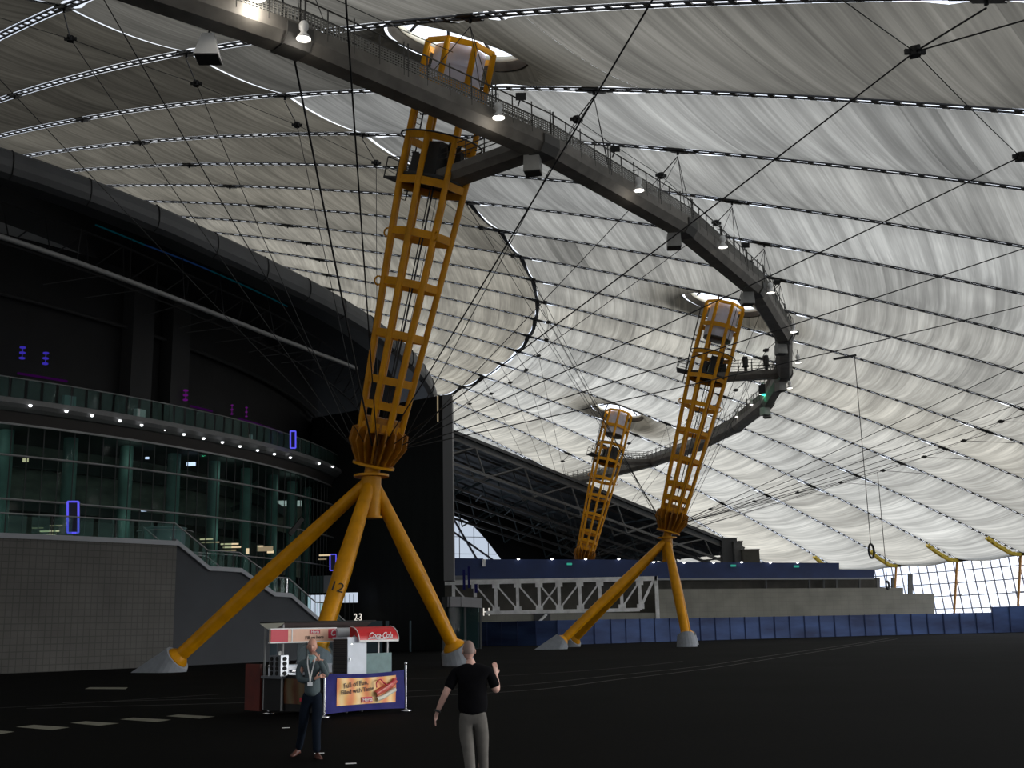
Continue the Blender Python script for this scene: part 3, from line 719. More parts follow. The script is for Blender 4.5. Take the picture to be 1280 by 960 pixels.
# black moving lights on the right-hand bridge, green lit gear, small floodlights
for i, r_ in enumerate((113.2, 115.2)):
    c = pol(7.5, r_, ZC+1.9); t = thing('moving_light', ['black drum-shaped spotlight on the right-hand footbridge, nearer the mast', 'black drum-shaped spotlight on the right-hand footbridge, nearer the ring'][i], 'spotlight', c, 0, 'spotlights on the footbridge rail')
    MB().lathe([(.05, .62), (.25, .58), (.30, .2), (.26, -.25), (.34, -.35), (.34, -.45), (.05, -.46)], c, 16).build('head', 'black_gear', t)
    MB().box(c+Vector((-.14, -.14, -.95)), c+Vector((.14, .14, -.45))).build('yoke', 'black_gear', t)
c = pol(8.55, RC-.9, ZC+1.2); t = thing('effect_light', 'black light fixture washed in green on the far catwalk', 'spotlight', c)
MB().obox(c, (.7, .7, 0), (-.7, .7, 0), (0, 0, 1), 1.1, .8, 1.0).build('body', 'black_gear', t)
MB().obox(c+Vector((.0, -.1, -.6)), (.7, .7, 0), (-.7, .7, 0), (0, 0, 1), .7, .5, .12).build('lens', emis('green_lens', (.05, .8, .45), 2.5), t)
gl = bpy.data.lights.new('green_light', 'POINT'); gl.energy = 55; gl.color = (.1, 1, .5); gl.shadow_soft_size = .2; go = bpy.data.objects.new('green_light', gl); COL.objects.link(go); go.location = pol(8.62, RC-1.35, ZC+.6)
for i, (k, s_) in enumerate(((1.25, 1), (2.05, 1), (3.95, 1), (4.9, 1), (6.5, 1))):
    c = pol(k, RC+.9, ZC+2.0); t = thing('floodlight', 'small black floodlight clamped to the catwalk rail, '+['beside the near mast top', 'over the near footbridge joint', 'before the bend', 'after the bend', 'at the right bulge'][i], 'floodlight', c, 0, 'floodlights on the catwalk rail')
    MB().obox(c+Vector((0, 0, .05)), (1, 0, 0), (0, .9, .43), (0, -.43, .9), .5, .18, .36).build('head', 'black_gear', t)
    MB().tube(c, pol(k, RC+.7, ZC+1.6), .04, n=5).build('clamp', 'black_gear', t)
# lamps give a little light
for k, z, e_ in ((-.21, 26.2, 90), (0, 25.2, 30), (1.08, 25.3, 30), (2.27, 25.3, 20)):
    pl = bpy.data.lights.new('lamp_light', 'POINT'); pl.energy = e_; pl.color = (1, .93, .82); pl.shadow_soft_size = .25; po = bpy.data.objects.new('lamp_light', pl); COL.objects.link(po); po.location = pol(k, RC+1.0, z-.35)
# ================================================================ cable net
def cable(a, b, r, label, grp, sagf=.0, n=1, name='stay_cable'):
    a = Vector(a); b = Vector(b); L_ = (b-a).length; pts = []
    m_ = 10 if sagf else 1
    for i in range(m_+1):
        s_ = i/m_; p = a.lerp(b, s_); p.z -= sagf*L_*4*s_*(1-s_); pts.append(p)
    o = MB().path(pts, r, 5).build(name, 'cable_black'); return tag(o, label, 'cable', grp)
RINGS = {'inner': (93.0, 35.8, 91.7), 'middle': (115.7, 29.4, 116.9), 'outer': (138.0, 21.0, 140.5)}
done = set()
hubname = {1.5: 'near mast', 7.5: 'right-hand mast', 13.5: 'far mast'}
for km in (1.5, 7.5, 13.5):
    for rn, (rr, zz, rroof) in RINGS.items():
        for k in [int(km-2.5)+i for i in range(6)] if km > 1 else []:
            if rn == 'middle' and k % 6 == 1: continue
            a_ = ang(km); hubp = pol(km, 104.69+.5, 11.6)
            q = pol(k, rr, zz); dd = (q-hubp); dd.z = 0; dd.normalize()
            cable(hubp+dd*1.25, q, .05 if (rn == 'middle' and k == 0) else (.024 if rn != 'outer' else .031), f'thin black stay from the {hubname[km]} hub to {ORD[k+2]} {rn} ring node', f'stays fanning from the {hubname[km]} hub', .004)
for rn, (rr, zz, rroof) in RINGS.items():
    for k in range(-1, 17):
        if rn == 'middle' and k % 6 == 1: continue
        c = pol(k, rr, zz); a = ang(k)
        g = MB()
        X = Vector((math.cos(a), math.sin(a), 0)); Y = Vector((-math.sin(a), math.cos(a), 0))
        g.obox(c, (X+Y).normalized(), (Y-X).normalized(), (0, 0, 1), .72, .10, .18); g.obox(c, (Y-X).normalized(), (X+Y).normalized(), (0, 0, 1), .72, .10, .18); g.tube(c-Vector((0, 0, .16)), c+Vector((0, 0, .16)), .20, n=8)
        o = g.build('cable_node', 'cable_black'); tag(o, f'black star-shaped cable node below the roof, {ORD[k+1]} on the {rn} ring', 'cable node', f'star nodes of the {rn} ring')
        g = MB(); rz = domez(rroof)-.5
        g.tube(c, pol(k, rroof, rz), .035, n=5)
        if rn == 'outer': g.tube(c, pol(k, rroof+3, domez(rroof+3)-.3), .03, n=5)
        g.build('drop_link', 'cable_black', o)
        if k < 16: cable(c, pol(k+1, rr, zz), .02, f'thin ring cable between {ORD[k+1]} and next star node, {rn} ring', f'{rn} ring cables under the roof', .006, name='ring_cable')
# catwalk hangers
for k in range(-1, 14):
    top = pol(k, 116.9, domez(116.9)-.6)
    g = MB()
    for kk, rr in ((k-.28, RC-.7), (k, RC+.7), (k+.28, RC-.7)): g.tube(top, pol(kk, rr, ZC+1), .022, n=4)
    tag(g.build('hanger_wires', 'cable_black'), f'three thin wires hanging the catwalk from the {ORD[k+1]} roof seam', 'hanger wire', 'wires carrying the catwalk')
# loose drooping cable near the near mast top, and the hanging ropes with rings
tag(MB().path(spline([tuple(at(612, 95, 64)), tuple(at(640, 78, 64.5)), tuple(at(672, 55, 66)), tuple(at(700, 16, 68))], 8), .04, 5).build('loose_cable', 'cable_black'), 'drooping black cable from the near mast top to the roof seam', 'cable')
for (pa, pb, rr, lab) in (((1070, 445, 92), (1088.5, 681, 92), .55, 'black hoop hanging on a long rope above the edge masts'), ((1098, 590, 100), (1109, 727, 100), .33, 'small black hoop hanging low in front of the grey wall')):
    a = at(*pa); b = at(*pb); a.x = b.x
    t = thing('hanging_hoop', lab, 'hoop', b, 0); MB().tube(a, b, .03, n=5).build('rope', 'cable_black', t)
    MB().path([b+Vector((rr*.45*math.cos(x*PI/10), .25*rr*math.cos(x*PI/10), -rr*.9+rr*math.sin(x*PI/10))) for x in range(20)], .09, 6, True).build('hoop', 'cable_black', t)
q1 = pol(4, 138, 21); 
tag(MB().bar(at(1042, 449, 92), at(1070, 444, 92), .22, .16).build('cable_socket', 'cable_black'), 'thick black cable socket at the head of the longer hanging rope', 'cable fitting')
# ================================================================ arena on the left
def lerp_tab(tab, x):
    if x <= tab[0][0]: (a, b), (c, d) = tab[0], tab[1]
    elif x >= tab[-1][0]: (a, b), (c, d) = tab[-2], tab[-1]
    else:
        for i in range(len(tab)-1):
            if tab[i][0] <= x <= tab[i+1][0]: (a, b), (c, d) = tab[i], tab[i+1]; break
    return b+(d-b)*(x-a)/(c-a)
TOPZ = [(0.1, 33.9), (.75, 33.6), (1.32, 33.2), (1.87, 32.9), (2.4, 32.4), (2.93, 32.1), (3.45, 31.75), (4.3, 31.4), (5.75, 30.85), (7, 30.3), (8.1, 29.9), (9.5, 29.3), (12, 28.6), (16, 27.5)]
g = MB(); j_ = MB(); kk = [-8+.5*i for i in range(43)]
def cprof(k):
    z = lerp_tab(TOPZ, k)
    return [pol(k, 80+a, z+b) for a, b in ((-3, .1), (-.5, .05), (-.12, -.25), (0, -.8), (0, -1.3), (-.15, -1.75), (-.6, -2.0), (-3, -1.6))]
g.sweep([cprof(k) for k in kk]); struct('wall_cladding_rim', g, 'cladding')
g = MB()
for k in [-6+.78*i for i in range(20)]:
    s0_ = cprof(k); g.path([p+(p-pol(k, 75, lerp_tab(TOPZ, k)-1)).normalized()*.02 for p in s0_[1:7]], .05, 4)
o = g.build('cladding_joints', 'cladding_joint', bpy.data.objects['wall_cladding_rim'])
# roof top of the arena and underside
g = MB()
for a, b in zip(kk[:-1], kk[1:]):
    za, zb = lerp_tab(TOPZ, a), lerp_tab(TOPZ, b)
    g.add([pol(a, 77.2, za), pol(b, 77.2, zb), pol(b, 55, zb+3), pol(a, 55, za+3)], [(0, 1, 2, 3)])
    g.add([pol(a, 55, za+3), pol(b, 55, zb+3), pol(b, 4, 38), pol(a, 4, 38)], [(0, 1, 2, 3)])
struct('ceiling_arena_top', g, 'cladding')
g = MB()
for a, b in zip(kk[:-1], kk[1:]):
    za, zb = lerp_tab(TOPZ, a)-1.7, lerp_tab(TOPZ, b)-1.7
    g.add([pol(a, 77.6, za), pol(b, 77.6, zb), pol(b, 76.4, zb+1.9), pol(a, 76.4, za+1.9), pol(b, 65, zb+2.4), pol(a, 65, za+2.4)], [(0, 3, 2, 1), (3, 5, 4, 2)])
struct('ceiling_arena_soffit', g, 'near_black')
# long gutter pipe with hangers, struts
PZ = [(.37, 29.0), (1.2, 28.4), (1.8, 27.95), (2.5, 27.5), (3.07, 27.2), (4.04, 26.85), (5.26, 26.8), (6.4, 27.1)]
tag(MB().path([pol(-4+.4*i, 76, lerp_tab(PZ, -4+.4*i)) for i in range(27)], .20, 8).build('eaves_pipe', 'pipe_grey'), 'long pale curved pipe under the dark arena eaves', 'pipe')
for i, k in enumerate((1.21, 1.86, 2.62, 3.25, 4.2)):
    z = lerp_tab(PZ, k); tag(MB().tube(pol(k, 76, z), pol(k+.2, 74, lerp_tab([(1.58, 32.4), (2.23, 31.95), (2.97, 31.7), (3.68, 31.4), (4.8, 31.05)], k+.2)), .035, n=5).build('hanger_rod', 'dark_steel'), f'slim hanger rod above the pale eaves pipe, {ORD[i]} from the left', 'rod', 'hanger rods of the eaves pipe')
for i, k in enumerate((3.2, 3.6, 4.1, 4.5, 5.0, 5.5, 5.9, 1.6, 2.1, 2.65)):
    z = lerp_tab(PZ, k); d_ = -.55 if i % 3 else -.3
    tag(MB().tube(pol(k, 76, z-.05), pol(k+d_, 73.2, z-1.0), .04, n=5).build('strut', 'dark_steel'), f'short pale strut fanning inward below the eaves pipe, {ORD[i]} of ten', 'strut', 'struts under the eaves pipe')
# roof steelwork between the pipe and the rim: dark lattice
g = MB()
for i in range(22):
    k = -2+.5*i; zt = lerp_tab(TOPZ, k)-1.3; zn = lerp_tab(TOPZ, k+.5)-1.3
    g.bar(pol(k, 73.5, zt), pol(k+.5, 73.5, zn), .14, .14); g.bar(pol(k, 71.5, zt-2.2), pol(k+.5, 71.5, zn-2.2), .12, .12)
    g.bar(pol(k, 73.5, zt), pol(k+.25, 71.5, zt-2.2), .08, .08); g.bar(pol(k+.25, 71.5, zt-2.2), pol(k+.5, 73.5, zn), .08, .08)
tag(g.build('eaves_truss', 'dark_pillar'), 'black lattice truss behind the arena eaves', 'truss')
for i, (a, b, nm) in enumerate(((1.58, 2.25, 'teal_neon'), (2.25, 3.3, 'blue_line'), (3.3, 4.9, 'teal_neon'))):
    tag(MB().path([pol(a+(b-a)*j/8, 73.9, lerp_tab([(1.58, 32.4), (2.23, 31.95), (2.97, 31.7), (3.68, 31.4), (4.8, 31.05)], a+(b-a)*j/8)-.0) for j in range(9)], .07, 5).build('light_strip', nm), 'faint '+['teal glow line at the left end of the eaves truss', 'deep blue glow line along the eaves truss', 'teal glow line at the right end of the eaves truss'][i], 'light strip')
# dark inner bowl wall above the balcony
g = MB()
for i in range(40):
    a, b = -8+.5*i, -7.5+.5*i
    g.add([pol(a, 65.5, 18), pol(b, 65.5, 18), pol(b, 65.5, 33), pol(a, 65.5, 33)], [(0, 1, 2, 3)])
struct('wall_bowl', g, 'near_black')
for i, (ka, kb) in enumerate(((3.0, 3.38), (3.75, 4.12))):
    g = MB(); g.sweep([[pol(k, r, z) for r, z in ((65.6, 19.5), (67.0, 19.5), (67.0, 31), (65.6, 31))] for k in (ka, kb)]); tag(g.build('pier', 'dark_pillar'), ['broad charcoal pier above the balcony, left one', 'broad charcoal pier above the balcony, right one'][i], 'pier', 'piers above the balcony')
g = MB(); g.path([pol(-3+.5*i, 66.2, 28.9-.12*i) for i in range(26)], .18, 5); tag(g.build('conduit', 'dark_pillar'), 'dark conduit sweeping across the bowl wall', 'conduit')
k_ = 0
for (u, v, nm, sz) in ((28, 441, 'blue_dots', 1), (57, 448, 'blue_dots', 1), (232, 494, 'purple_glow', 1), (290, 512, 'purple_glow', .6), (308, 515, 'purple_glow', .6)):
    d = ray(u, v); a2 = d.x**2+d.y**2; b2 = -2*(CX*d.x+CY*d.y); c2 = CX*CX+CY*CY-67.3**2; t_ = (-b2-math.sqrt(b2*b2-4*a2*c2))/2/a2; p = Vector((0, 0, CAMH))+d*t_
    g = MB().tube(p-Vector((0, 0, .5)), p+Vector((0, 0, .5)), .03, n=6)
    for q in (-.42, 0, .42): g.lathe([(.01, q-.11*sz), (.22*sz, q-.05*sz), (.22*sz, q+.05*sz), (.01, q+.11*sz)], p, 12)
    tag(g.build('stage_light', nm), ['stacked blue glowing lights at the far left above the balcony', 'second stack of blue glowing lights above the balcony', 'stack of magenta lights in the dark bowl', 'faint purple light in the dark bowl, left of two', 'faint purple light in the dark bowl, right of two'][k_], 'stage light'); k_ += 1
for i, (ka, kb, m_) in enumerate(((1.3, 2.0, 'purple_dim'), (4.2, 4.7, 'purple_dim'), (5.4, 6.9, 'purple_dim'))):
    if i == 0: emis('purple_dim', (.016, .001, .026), 1)
    tag(MB().path([pol(ka+(kb-ka)*j/8, 66.9, 21.75) for j in range(9)], .10, 5).build('light_strip', m_), 'dim purple glow line above the balcony rail, '+['left end', 'below the right pier', 'long right one'][i], 'light strip')
# balcony: slab, rim, soffit lights, balustrade
KB = [-6+.4*i for i in range(43)]
def ringsweep(g, pr, ks, dz=0): g.sweep([[pol(k, r, z+dz) for r, z in pr] for k in ks])
g = MB(); ringsweep(g, [(66, 19.15), (70.2, 19.15), (70.3, 18.75), (70.0, 18.5), (69.6, 18.3), (66, 18.1)], KB)
o = struct('floor_balcony', g, 'concrete_edge')
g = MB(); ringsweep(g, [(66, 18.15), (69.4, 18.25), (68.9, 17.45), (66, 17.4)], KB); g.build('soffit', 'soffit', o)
g = MB(); ringsweep(g, [(68.95, 17.5), (69.05, 17.5), (69.05, 17.35), (68.95, 17.35)], KB); g.build('edge_strip', 'pipe_grey', o)
LKS = [.35, 1.03, 1.88, 2.28, 2.72, 3.08, 3.85, 4.22, 4.62, 5.02, 5.45, 5.9, 6.4, 7.0, 7.7, 8.4]
for i, u in enumerate((38, 83, 115, 150, 177, 206, 230, 254.5, 278, 300, 322, 343, 363, 399, 416, 431)):
    v = lerp_tab([(38, 507), (83, 514), (115, 519.5), (150, 526), (177, 531.5), (230, 543), (278, 553), (322, 563), (363, 572), (399, 579.5), (431, 586.5)], u)
    d = ray(u, v); a2 = d.x**2+d.y**2; b2 = -2*(CX*d.x+CY*d.y); c2 = CX*CX+CY*CY-70.4**2; q_ = b2*b2-4*a2*c2
    if q_ < 0: continue
    t_ = (-b2-math.sqrt(q_))/2/a2; p = Vector((0, 0, CAMH))+d*t_; s_ = .05 if u in (206,) else .11
    tag(MB().lathe([(.01, -s_), (s_*1.1, -.5*s_), (s_*1.2, .5*s_), (.01, .6*s_)], p, 10).build('downlight', 'downlight_glow'), f'small white downlight under the balcony edge, {ORD[i]} from the left', 'downlight', 'row of downlights under the balcony')
def rail_glass(ks, r, z0, h, pn, name, label, gm='pane_rail', post=True, zf=None, cap='pipe_grey'):
    o = thing(name, label, 'balustrade', pol(ks[0], r, z0))
    g = MB(); zz = zf or (lambda k: z0)
    for a, b in zip(ks[:-1], ks[1:]): g.add([pol(a+.02, r, zz(a)), pol(b-.02, r, zz(b)), pol(b-.02, r, zz(b)+h), pol(a+.02, r, zz(a)+h)], [(0, 1, 2, 3)])
    g.build('glass_panel', gm, o)
    MB().path([pol(k, r, zz(k)+h+.03) for k in ks], .05, 5).build('handrail', cap, o)
    for k in ks[::pn]: MB().tube(pol(k, r-.06, zz(k)), pol(k, r-.06, zz(k)+h), .03, n=4).build('post', 'dark_steel', o)
    return o
rail_glass([-3+.2*i for i in range(62)], 69.7, 19.15, 1.55, 4, 'glass_balustrade', 'long green glass balustrade along the upper balcony')
# things seen behind the upper balustrade
for i, (k, w_, h_, r_) in enumerate(((.95, .6, .5, 67.6), (1.95, 1.0, 1.25, 67.8), (3.1, .9, 1.2, 67.6), (5.35, .15, .9, 68.4))):
    p = pol(k, r_, 19.15); a = ang(k)
    tag(MB().obox(p+Vector((0, 0, h_/2)), (math.cos(a), math.sin(a), 0), (-math.sin(a), math.cos(a), 0), (0, 0, 1), .4, w_, h_).build('cabinet', ['white_paint', 'board_teal', 'white_paint', 'white_paint'][i]), ['small pale box behind the balcony glass at the far left', 'pale green cabinet behind the balcony glass, left of centre', 'broad pale cabinet behind the balcony glass under the piers', 'thin pale notice behind the balcony glass'][i], 'cabinet')
# glazed facade
KF = [-6+.21*i for i in range(81)]
g = MB()
for a, b in zip(KF[:-1], KF[1:]): g.add([pol(a, 68.6, .2), pol(b, 68.6, .2), pol(b, 68.6, 17.5), pol(a, 68.6, 17.5)], [(0, 1, 2, 3)])
o = g.build('window_0', 'pane_teal'); o['kind'] = 'structure'
g = MB()
for k in KF: g.bar(pol(k, 68.66, .2), pol(k, 68.66, 17.5), .05, .07)
g.build('mullion', 'dark_steel', o)
for nm, r, zz, rad in (('t1', 70.3, 14.9, .085), ('t2', 69.3, 11.85, .085), ('t3', 69.2, 8.75, .07), ('t4', 69.2, 3.6, .06)):
    tag(MB().path([pol(-6+.4*i, r, zz) for i in range(43)], rad, 6).build('facade_rail', 'pipe_grey'), {'t1': 'upper pale steel rail across the glazed facade', 't2': 'middle pale steel rail across the glazed facade', 't3': 'lower pale steel rail across the glazed facade', 't4': 'lowest pale steel rail behind the leaning yellow legs'}[nm], 'rail')
for i in range(13):
    k = .35+.92*i-.92*2
    tag(MB().tube(pol(k, 66.2, 0), pol(k, 66.2, 17.5), .55, n=18).build('round_column', 'teal_column'), f'round pale green column behind the glazed facade, {ORD[i]} from the left', 'column', 'round columns behind the facade')
g = MB()
for i in range(60):
    a, b = -8+.5*i, -7.5+.5*i
    g.add([pol(a, 60.5, 0), pol(b, 60.5, 0), pol(b, 60.5, 18), pol(a, 60.5, 18)], [(0, 1, 2, 3)])
g.add([pol(13, 60, 0), pol(13, 69.5, 0), pol(13, 69.5, 18), pol(13, 60, 18)], [(0, 1, 2, 3)])
struct('wall_lobby', g, 'inner_wall')
g = MB()
for zz in (12.3, 7.9): ringsweep(g, [(60.6, zz), (64.8, zz), (64.8, zz-.7), (60.6, zz-.7)], KB)
struct('floor_lobby', g, 'inner_dark')
g = MB(); ringsweep(g, [(60.6, 17.45), (68.5, 17.45), (68.5, 17.4), (60.6, 17.4)], KB); struct('ceiling_lobby', g, 'inner_dark')
g = MB(); ringsweep(g, [(61, 16.4), (61.8, 16.4), (61.8, 15.4), (61, 15.4)], KB); tag(g.build('duct', 'inner_dark'), 'dark service duct along the lobby wall behind the glass', 'duct')
for i, k in enumerate((-1, 1, 3, 5, 7, 9, 11)):
    for z_ in (10.8, 16.2):
        pl = bpy.data.lights.new('lobby_lamp', 'POINT'); pl.energy = 26; pl.color = (.85, 1, .93); pl.shadow_soft_size = 1.0; po = bpy.data.objects.new('lobby_lamp', pl); COL.objects.link(po); po.location = pol(k, 67.6, z_)
# dark zigzag handrails and stairs inside
for i, (u0, v0, u1, v1) in enumerate(((302, 620, 322, 602), (362, 668, 378, 648), (205, 618, 222, 640), (267, 660, 280, 700), (290, 637, 300, 633), (233, 520, 240, 508))):
    p, q = at(u0, v0, 108), at(u1, v1, 109)
    tag(MB().bar(p, q, .2, .45).build('stair_stringer', 'inner_dark'), f'short dark sloping stair piece inside the lobby, {ORD[i]} of six', 'stair', 'stair pieces inside the lobby')
# lobby lights
li = 0
for (u, v, w_, h_, m_, Y) in ((184, 572.5, 4.5, 2.5, 'white_screen', 96), (239, 580, 11, 4.5, 'white_screen', 99), (32, 575, 7, 5, 'warm_light', 88), (180, 638, 7, 2.5, 'white_screen', 96),
      (47, 660, 14, 1.5, 'warm_dim', 86), (62, 664, 24, 1.7, 'warm_light', 86), (63, 668, 12, 1.5, 'warm_light', 86), (70, 657, 16, 1.5, 'warm_dim', 86),
      (263, 678, 22, 1.6, 'warm_dim', 100), (287, 680, 22, 1.8, 'warm_light', 102), (290, 684, 22, 1.8, 'warm_light', 102), (285, 688, 20, 1.5, 'warm_dim', 102), (258, 674, 16, 1.5, 'warm_light', 100),
      (309.5, 689, 3.5, 7, 'warm_light', 104), (331, 686, 20, 6, 'warm_dim', 106), (325, 683, 8, 2, 'warm_light', 106), (338, 690, 8, 3, 'warm_light', 106),
      (406, 694, 14, 1.6, 'warm_light', 114), (403, 699, 10, 1.4, 'warm_dim', 114), (444, 700, 2.5, 16, 'warm_light', 121)):
    p = at(u, v, Y); s_ = Y/F
    tag(MB().obox(p, (1, 0, 0), (0, 1, 0), (0, 0, 1), w_*s_, .1, h_*s_).build('lobby_light', m_), 'glowing lobby light behind the facade glass, '+['small white dot beside a column', 'bright white cluster high in the lobby', 'small yellow one at the far left', 'white lit sign by the round booth', 'faint warm strip at far left', 'long warm strip beside the blue frame', 'warm strip lowest by the blue frame', 'faint warm strip above the others at left', 'faint warm strip at the stair top', 'upper bright strip of the stacked pair', 'lower bright strip of the stacked pair', 'faint strip under the stacked pair', 'leftmost bright strip at the stair', 'small upright amber lantern', 'broad dim amber panel', 'upper small amber strip on the broad panel', 'lower small amber strip on the broad panel', 'warm strip left of the front yellow leg', 'faint warm strip below it', 'tall thin warm slot at the facade end'][li], 'light'); li += 1
# blue neon frames
for i, (u0, u1, v0, v1, Y) in enumerate(((84.5, 98, 627, 666, 71.0), (363, 369.5, 539, 560, 107), (412.5, 420, 693, 713, 116))):
    s_ = Y/F; a = at(u0, v1, Y); b = at(u1, v1, Y); c = at(u1, v0, Y); d = at(u0, v0, Y); wd = [.10, .12, .10][i]
    o = thing('neon_frame', ['tall blue neon rectangle standing on the tiled wall terrace', 'small blue neon rectangle on the upper balcony', 'blue neon rectangle inside the lobby behind the yellow leg'][i], 'neon sign', (a+b)/2)
    g = MB()
    for p, q in ((a, b), (b, c), (c, d), (d, a)): g.bar(p, q, wd, wd, up=(0, 1, 0))
    g.build('tube', 'blue_neon', o)
    g = MB(); g.add([p+Vector((0, .1, 0)) for p in (a, b, c, d)]+[p+Vector((0, .3, 0)) for p in (a, b, c, d)], [(0, 1, 2, 3), (7, 6, 5, 4), (0, 4, 5, 1), (2, 6, 7, 3), (1, 5, 6, 2), (3, 7, 4, 0)]); g.build('panel', 'inner_dark', o)
# bright lower lobby opening (daylight on white counter, painted as glow)
for i, (u0, v0, u1, v1, Y) in enumerate(((385, 744, 410, 775, 112), (426, 741, 447, 753, 118), (388, 720, 447, 740, 122))):
    a = at(u0, v0, Y); b = at(u1, v1, Y)
    tag(MB().box((a.x, Y, b.z), (b.x, Y+.2, a.z)).build('lit_counter', ['daylit_panel', 'daylit_panel', 'grey_coping'][i]), ['bright bluish lit panel at the foot of the stair', 'bright bluish lit panel right of the front yellow leg', 'pale long counter front behind the lowest rail'][i], 'panel')
g = MB()
for u in (388, 394, 400, 406, 431, 437, 442): g.bar(at(u, 743, 111.8), at(u, 777, 111.8), .06, .06)
tag(g.build('window_grid', 'dark_steel'), 'dark thin bars crossing the bright lit panels', 'grid')
# round booth in the lobby
p = at(206, 672, 93); o = thing('round_booth', 'round pale green glass booth on the terrace behind the rail', 'booth', (p.x, p.y, 7.8))
MB().lathe([(1.6, 0), (1.6, 2.6), (1.75, 2.7), (.01, 2.75)], (p.x, p.y, 7.8), 24).build('shell', 'board_teal', o)
MB().path([(p.x+2.2*math.cos(x*PI/12), p.y+2.2*math.sin(x*PI/12), 10.2) for x in range(24)], .04, 5, True).build('hoop_rail', 'pipe_grey', o)
# terrace wall with tiles, coping, glass rail
g = MB(); kw = [-9+.25*i for i in range(43)]; kw[-1] = 1.72
kw = [k for k in kw if k < 1.72]+[1.72]
for a, b in zip(kw[:-1], kw[1:]): g.add([pol(a, 84.5, 0), pol(b, 84.5, 0), pol(b, 84.5, 7.75), pol(a, 84.5, 7.75)], [(0, 1, 2, 3)])
g.add([pol(1.72, 84.5, 0), pol(1.72, 83.9, 0), pol(1.72, 83.9, 7.75), pol(1.72, 84.5, 7.75)], [(0, 1, 2, 3)])
def wuv(v): return ((math.atan2(v.y-CY, v.x-CX)-PH)*84.5, v.z)
o = struct('wall_terrace', g, 'stone_tiles', uvf=wuv)
g = MB(); g.sweep([[pol(k, r, z) for r, z in ((84.0, 7.75), (84.6, 7.75), (84.6, 8.05), (84.0, 8.05))] for k in kw]); g.build('coping', 'grey_coping', o)
g = MB(); g.sweep([[pol(k, r, z) for r, z in ((68.7, 7.6), (84.0, 7.6), (84.0, 7.8), (68.7, 7.8))] for k in kw]); struct('floor_terrace', g, 'inner_dark')
rail_glass([-4+.19*i for i in range(31)], 84.3, 8.05, 1.15, 3, 'glass_balustrade', 'green glass balustrade along the tiled terrace wall')
ST = [(1.72, 7.95), (2.1, 6.25), (2.48, 6.2), (2.92, 4.6), (3.15, 4.55), (3.57, 2.85), (3.72, 2.8), (4.2, 1.0)]
zst = lambda k: lerp_tab(ST, k)
ks_ = sorted(set([1.72+.1*i for i in range(43)]+[k for k, z in ST])); ks_ = [k for k in ks_ if k <= 4.2]
g = MB()
for a, b in zip(ks_[:-1], ks_[1:]): g.add([pol(a, 84.2, 0), pol(b, 84.2, 0), pol(b, 84.2, zst(b)-.05), pol(a, 84.2, zst(a)-.05)], [(0, 1, 2, 3)])
g.add([pol(4.2, 84.2, 0), pol(4.2, 80.4, 0), pol(4.2, 80.4, zst(4.2)), pol(4.2, 84.2, zst(4.2))], [(0, 1, 2, 3)])
o = struct('wall_stair', g, 'stair_wall')
g = MB(); g.sweep([[pol(k, r, zst(k)+z) for r, z in ((83.9, -.05), (84.4, -.05), (84.4, .25), (83.9, .25))] for k in ks_]); g.build('coping', 'grey_coping', o)
g = MB(); g.sweep([[pol(k, r, zst(k)+z) for r, z in ((80.4, -.5), (83.9, -.5), (83.9, -.2), (80.4, -.2))] for k in ks_]); struct('floor_stair', g, 'inner_dark')
rail_glass([k for k in ks_ if k <= 6], 84.1, 8, 1.1, 4, 'stair_balustrade', 'green glass balustrade stepping down the outer side of the stair', zf=lambda k: zst(k)+.2)
rail_glass([k for k in ks_ if k <= 6], 80.6, 8, 1.25, 4, 'stair_balustrade', 'green glass balustrade on the inner side of the stair', zf=lambda k: zst(k)+.0)
# dark end block of the arena
A0 = Vector((-6.95, 112.6, 0)); A1 = Vector((-22.5, 125.5, 0)); dd = (A1-A0).normalized(); nn = Vector((-dd.y, dd.x, 0))
nn = nn if nn.y < 0 else -nn
bkv = Vector((-1.2, 6, 0)); g = MB(); g.add([A0, A1, A1+Vector((0, 0, 25.4)), A0+Vector((0, 0, 25.1)), A0+bkv, A1+bkv, A1+bkv+Vector((0, 0, 25.4)), A0+bkv+Vector((0, 0, 25.1))], [(0, 1, 2, 3), (5, 4, 7, 6), (4, 0, 3, 7), (3, 2, 6, 7), (1, 5, 6, 2)])
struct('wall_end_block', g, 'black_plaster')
g = MB(); g.box((-7.0, 112.0, 6.6), (-6.05, 114.5, 25.0)); tag(g.build('edge_panel', 'edge_panel'), 'tall grey panel closing the right edge of the black block', 'panel')
tag(MB().box((-7.55, 111.95, 22.3), (-7.42, 112.2, 24.9)).build('lit_slot', 'warm_dim'), 'thin bright slot at the top of the black block', 'light slot')  # reflection on the black wall, painted as a glowing strip
for i, (u0, u1, v0, v1) in enumerate(((450, 478, 776, 815), (482, 486, 776, 815), (512, 514, 776, 815))):
    p = at(u0, v1, 109.5); q = at(u1, v0, 109.5); tag(MB().box((p.x, 109.4, 0), (q.x, 109.6, q.z)).build('door_leaf' if i == 0 else 'jamb', 'dark_teal_door'), ['dark teal glass door at the foot of the black block', 'slim teal jamb beside the dark door', 'slim teal jamb right of the dark door'][i], 'door')
fc = bpy.data.curves.new('gate_number', 'FONT'); fc.body = '2-3'; fc.size = 1.05; fc.extrude = .02; fc.space_character = .85; fc.align_x = 'CENTER'
fo = bpy.data.objects.new('gate_number', fc); COL.objects.link(fo); fc.materials.append(M['text_light']); fo.location = at(447.5, 776, 118.3); fo.rotation_euler = (PI/2, 0, -.69); tag(fo, 'glowing white gate number on the dark wall above the food cart', 'sign')
